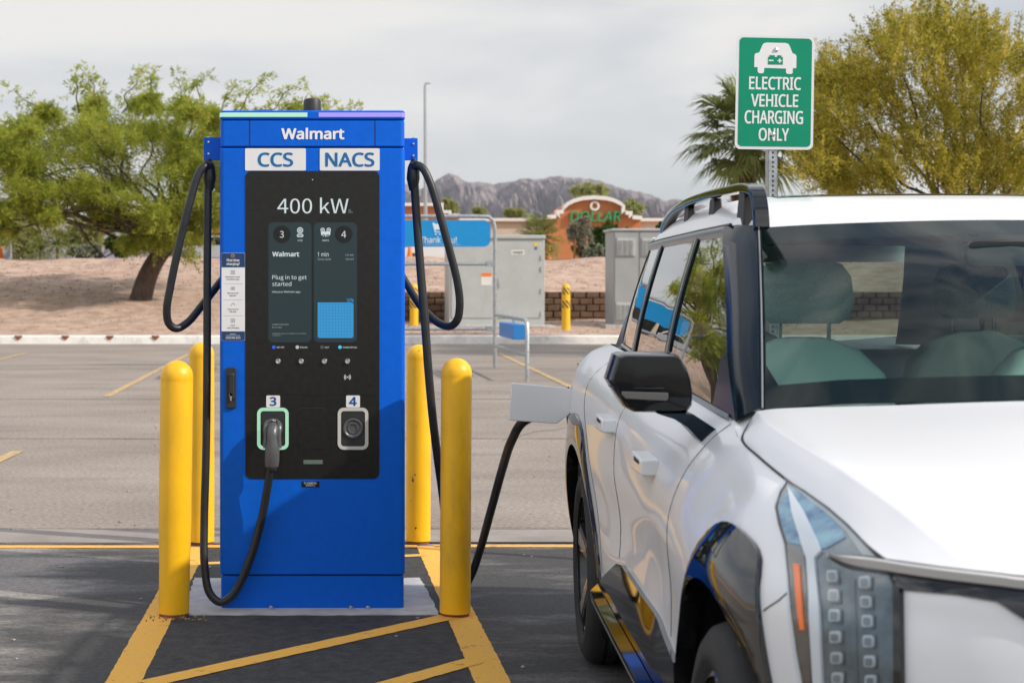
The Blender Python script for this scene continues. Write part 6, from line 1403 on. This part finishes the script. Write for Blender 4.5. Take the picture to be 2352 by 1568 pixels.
# lower front: dark intake and satin lip
def nose(x, z, off=0.0):
    h = BV.ray_cast(Vector((-abs(x), -2.5, z)), Vector((0, 1, 0))); p = h[0] if h[0] is not None else Vector((-abs(x), -.85, z)); p = p + Vector((0, -off, 0)); return Vector((x, p.y, p.z))
for nm, pl, m_ in (('lower_grille', [(-.52, .33), (-.46, .50), (.46, .50), (.52, .33)], 'trim'), ('front_lip', [(-.50, .295), (-.48, .32), (.48, .32), (.50, .295)], 'satin'), ('plate_recess', [(-.17, .60), (-.17, .70), (.17, .70), (.17, .60)], 'gloss_black')):
    mb = patch(pl, lambda u, v: nose(u, v, .006), .05, fb=lambda u, v: nose(u, v, -.01)); cb(nm, mb, M[m_], body_, ang=40)
# --- back of the car
mb = MB(); mb.add([(-.60, 4.06, 1.22), (.60, 4.06, 1.22), (.52, 3.78, 1.63), (-.52, 3.78, 1.63)], [(0, 1, 2, 3)]); cb('tailgate_glass', mb, M['rglass'])
mb = MB()
o4 = [(-.74, 3.96, 1.215), (.74, 3.96, 1.215), (.60, 3.70, 1.70), (-.60, 3.70, 1.70)]; i4 = [Vector(p) for p in ((-.53, 4.04, 1.27), (.53, 4.04, 1.27), (.50, 3.80, 1.60), (-.50, 3.80, 1.60))]
mb.add(o4 + [tuple(p) for p in i4], [(i, (i + 1) % 4, 4 + (i + 1) % 4, 4 + i) for i in range(4)]); cb('tailgate_frame', mb, M['paint'], smooth=False)
mb = MB(); mb.box(-.5, .5, 3.70, 3.95, 1.70, 1.725); cb('spoiler', mb, M['paint'], bevel=.01)
for s in (1,):
    mb = MB(); mb.box(-.90, -.78, 3.9, 4.06, .95, 1.15); cb('tail_light', both(mb), mat('tail_red', (.35, .01, .01), .15, coat=1), bevel=.01)
# --- cabin
mb = MB(); mb.grid([[(x, y, roofz(x, y) - .045) for x in np.linspace(-.58, .58, 10)] for y in np.linspace(1.48, 3.7, 12)]); cb('headliner', mb, M['cabin'], ang=80)
mb = MB(); mb.box(-.86, .86, .3, 4.0, .30, .34)
for s in (-1, 1): mb.add([(s * .86, .6, .32), (s * .86, 3.9, .32), (s * .80, 3.9, 1.16), (s * .77, .8, 1.10)], [(0, 1, 2, 3)])
mb.box(-.80, .80, .45, .52, .32, 1.08); cb('cabin_lining', mb, M['cabin'], smooth=False)
mb = MB(); mb.grid([[(x, .56 + .05, 1.155 - .02 * abs(x)) for x in np.linspace(-.70, .70, 12)], [(x, .85, 1.165 - .03 * abs(x)) for x in np.linspace(-.72, .72, 12)], [(x, 1.12, 1.13) for x in np.linspace(-.74, .74, 12)], [(x, 1.16, 1.05) for x in np.linspace(-.74, .74, 12)], [(x, 1.0, .7) for x in np.linspace(-.74, .74, 12)]]); cb('dashboard', mb, M['cabin'], ang=60)
def seat(x, y, back=True):
    def rr(hw, t, z, yy, r_=.05): return [(x + u, yy + v, z) for u, v in rrect(-hw, -t, hw, t, min(r_, t * .95), 4)]
    mb = MB(); mb.loft([rr(.20, .06, .55, y - .06), rr(.24, .085, .70, y - .03), rr(.265, .09, .95, y + .02), rr(.262, .085, 1.12, y + .06), rr(.235, .075, 1.22, y + .085), rr(.17, .06, 1.29, y + .10), rr(.09, .045, 1.325, y + .105), rr(.05, .03, 1.332, y + .105)], True); st = cb('seat', mb, M['seat'], ang=60)
    mb = MB(); mb.loft([rr(.105, .05, 1.375, y + .085), rr(.135, .06, 1.40, y + .08), rr(.145, .06, 1.45, y + .08), rr(.14, .056, 1.52, y + .09), rr(.115, .045, 1.56, y + .10), rr(.06, .03, 1.575, y + .105)], True); hr = cb('headrest', mb, M['headrest_mesh'], st, ang=60)
    for s in (-.075, .075):
        mb = MB(); mb.tube([(x + s, y + .10, 1.27), (x + s, y + .09, 1.42)], .007, seg=8); cb('headrest_post', mb, M['metal'], hr)
    mb = MB(); mb.loft([rr(.24, .25, .42, y - .30, .1), rr(.26, .27, .52, y - .31, .1), rr(.24, .25, .56, y - .31, .1)], True); cb('cushion', mb, M['seat'], st, ang=60)
    mb = MB(); mb.tube([(x - .215, y - .035, .80), (x - .205, y + .005, 1.10), (x - .16, y + .035, 1.235), (x - .08, y + .055, 1.29), (x + .08, y + .055, 1.29), (x + .16, y + .035, 1.235), (x + .205, y + .005, 1.10), (x + .215, y - .035, .80)], .004, seg=6, smooth=4); cb('seam', mb, M['cabin'], st)
for x in (-.405, .405): seat(x, 1.58)
for x in (-.42, .42): seat(x, 2.55)
mb = MB(); ring_ = [(.38 + .185 * math.cos(a), 1.16 + .06 * math.sin(a), 1.05 + .175 * math.sin(a)) for a in np.linspace(0, 2 * math.pi, 40)]; mb.tube(ring_, .016, seg=8); mb.tube([(.20, 1.16, 1.05), (.38, 1.14, 1.04), (.56, 1.16, 1.05)], .02, seg=8); cb('steering_wheel', mb, M['trim'])
mb = MB(); mb.prism(rrect(-.115, 1.545, .115, 1.61, .02), lambda u, v, d: (u, d, v), 1.02, 1.05); cb('inside_mirror', mb, M['trim'])
# small white sticker on the dash seen through the glass, and the belts of the front seats
mb = MB(); q = cpl(1811, 884, yc=.80); r_ = cpl(1832, 896, yc=.80); mb.box(q.x, r_.x, .80, .803, r_.z, q.z); cb('dash_sticker', mb, M['sticker'])
for sx in (-1, 1):
    mb = MB(); mb.grid([[(sx * (.62 - .30 * t), 1.50 - .02 * t, 1.27 - .50 * t - .004), (sx * (.62 - .30 * t) + .045, 1.50 - .02 * t, 1.27 - .50 * t + .012)] for t in np.linspace(0, 1, 10)]); cb('seat_belt', mb, M['trim'])
for o in bpy.data.objects:
    if o.get('local') is not None: del o['local']

# ------------------------------------------------------------------ thin desert haze
mb = MB(); mb.box(-9600, 9600, -120, 6200, -9, 420); hm = bpy.data.materials.new('haze_air'); hm.use_nodes = True; t = hm.node_tree; t.nodes.remove(t.nodes['Principled BSDF'])
pv = t.nodes.new('ShaderNodeVolumePrincipled'); pv.inputs['Color'].default_value = (.80, .86, .96, 1); pv.inputs['Density'].default_value = 4.5e-5; t.links.new(pv.outputs[0], t.nodes['Material Output'].inputs['Volume'])
build('haze', mb, hm, smooth=False, kind='stuff')
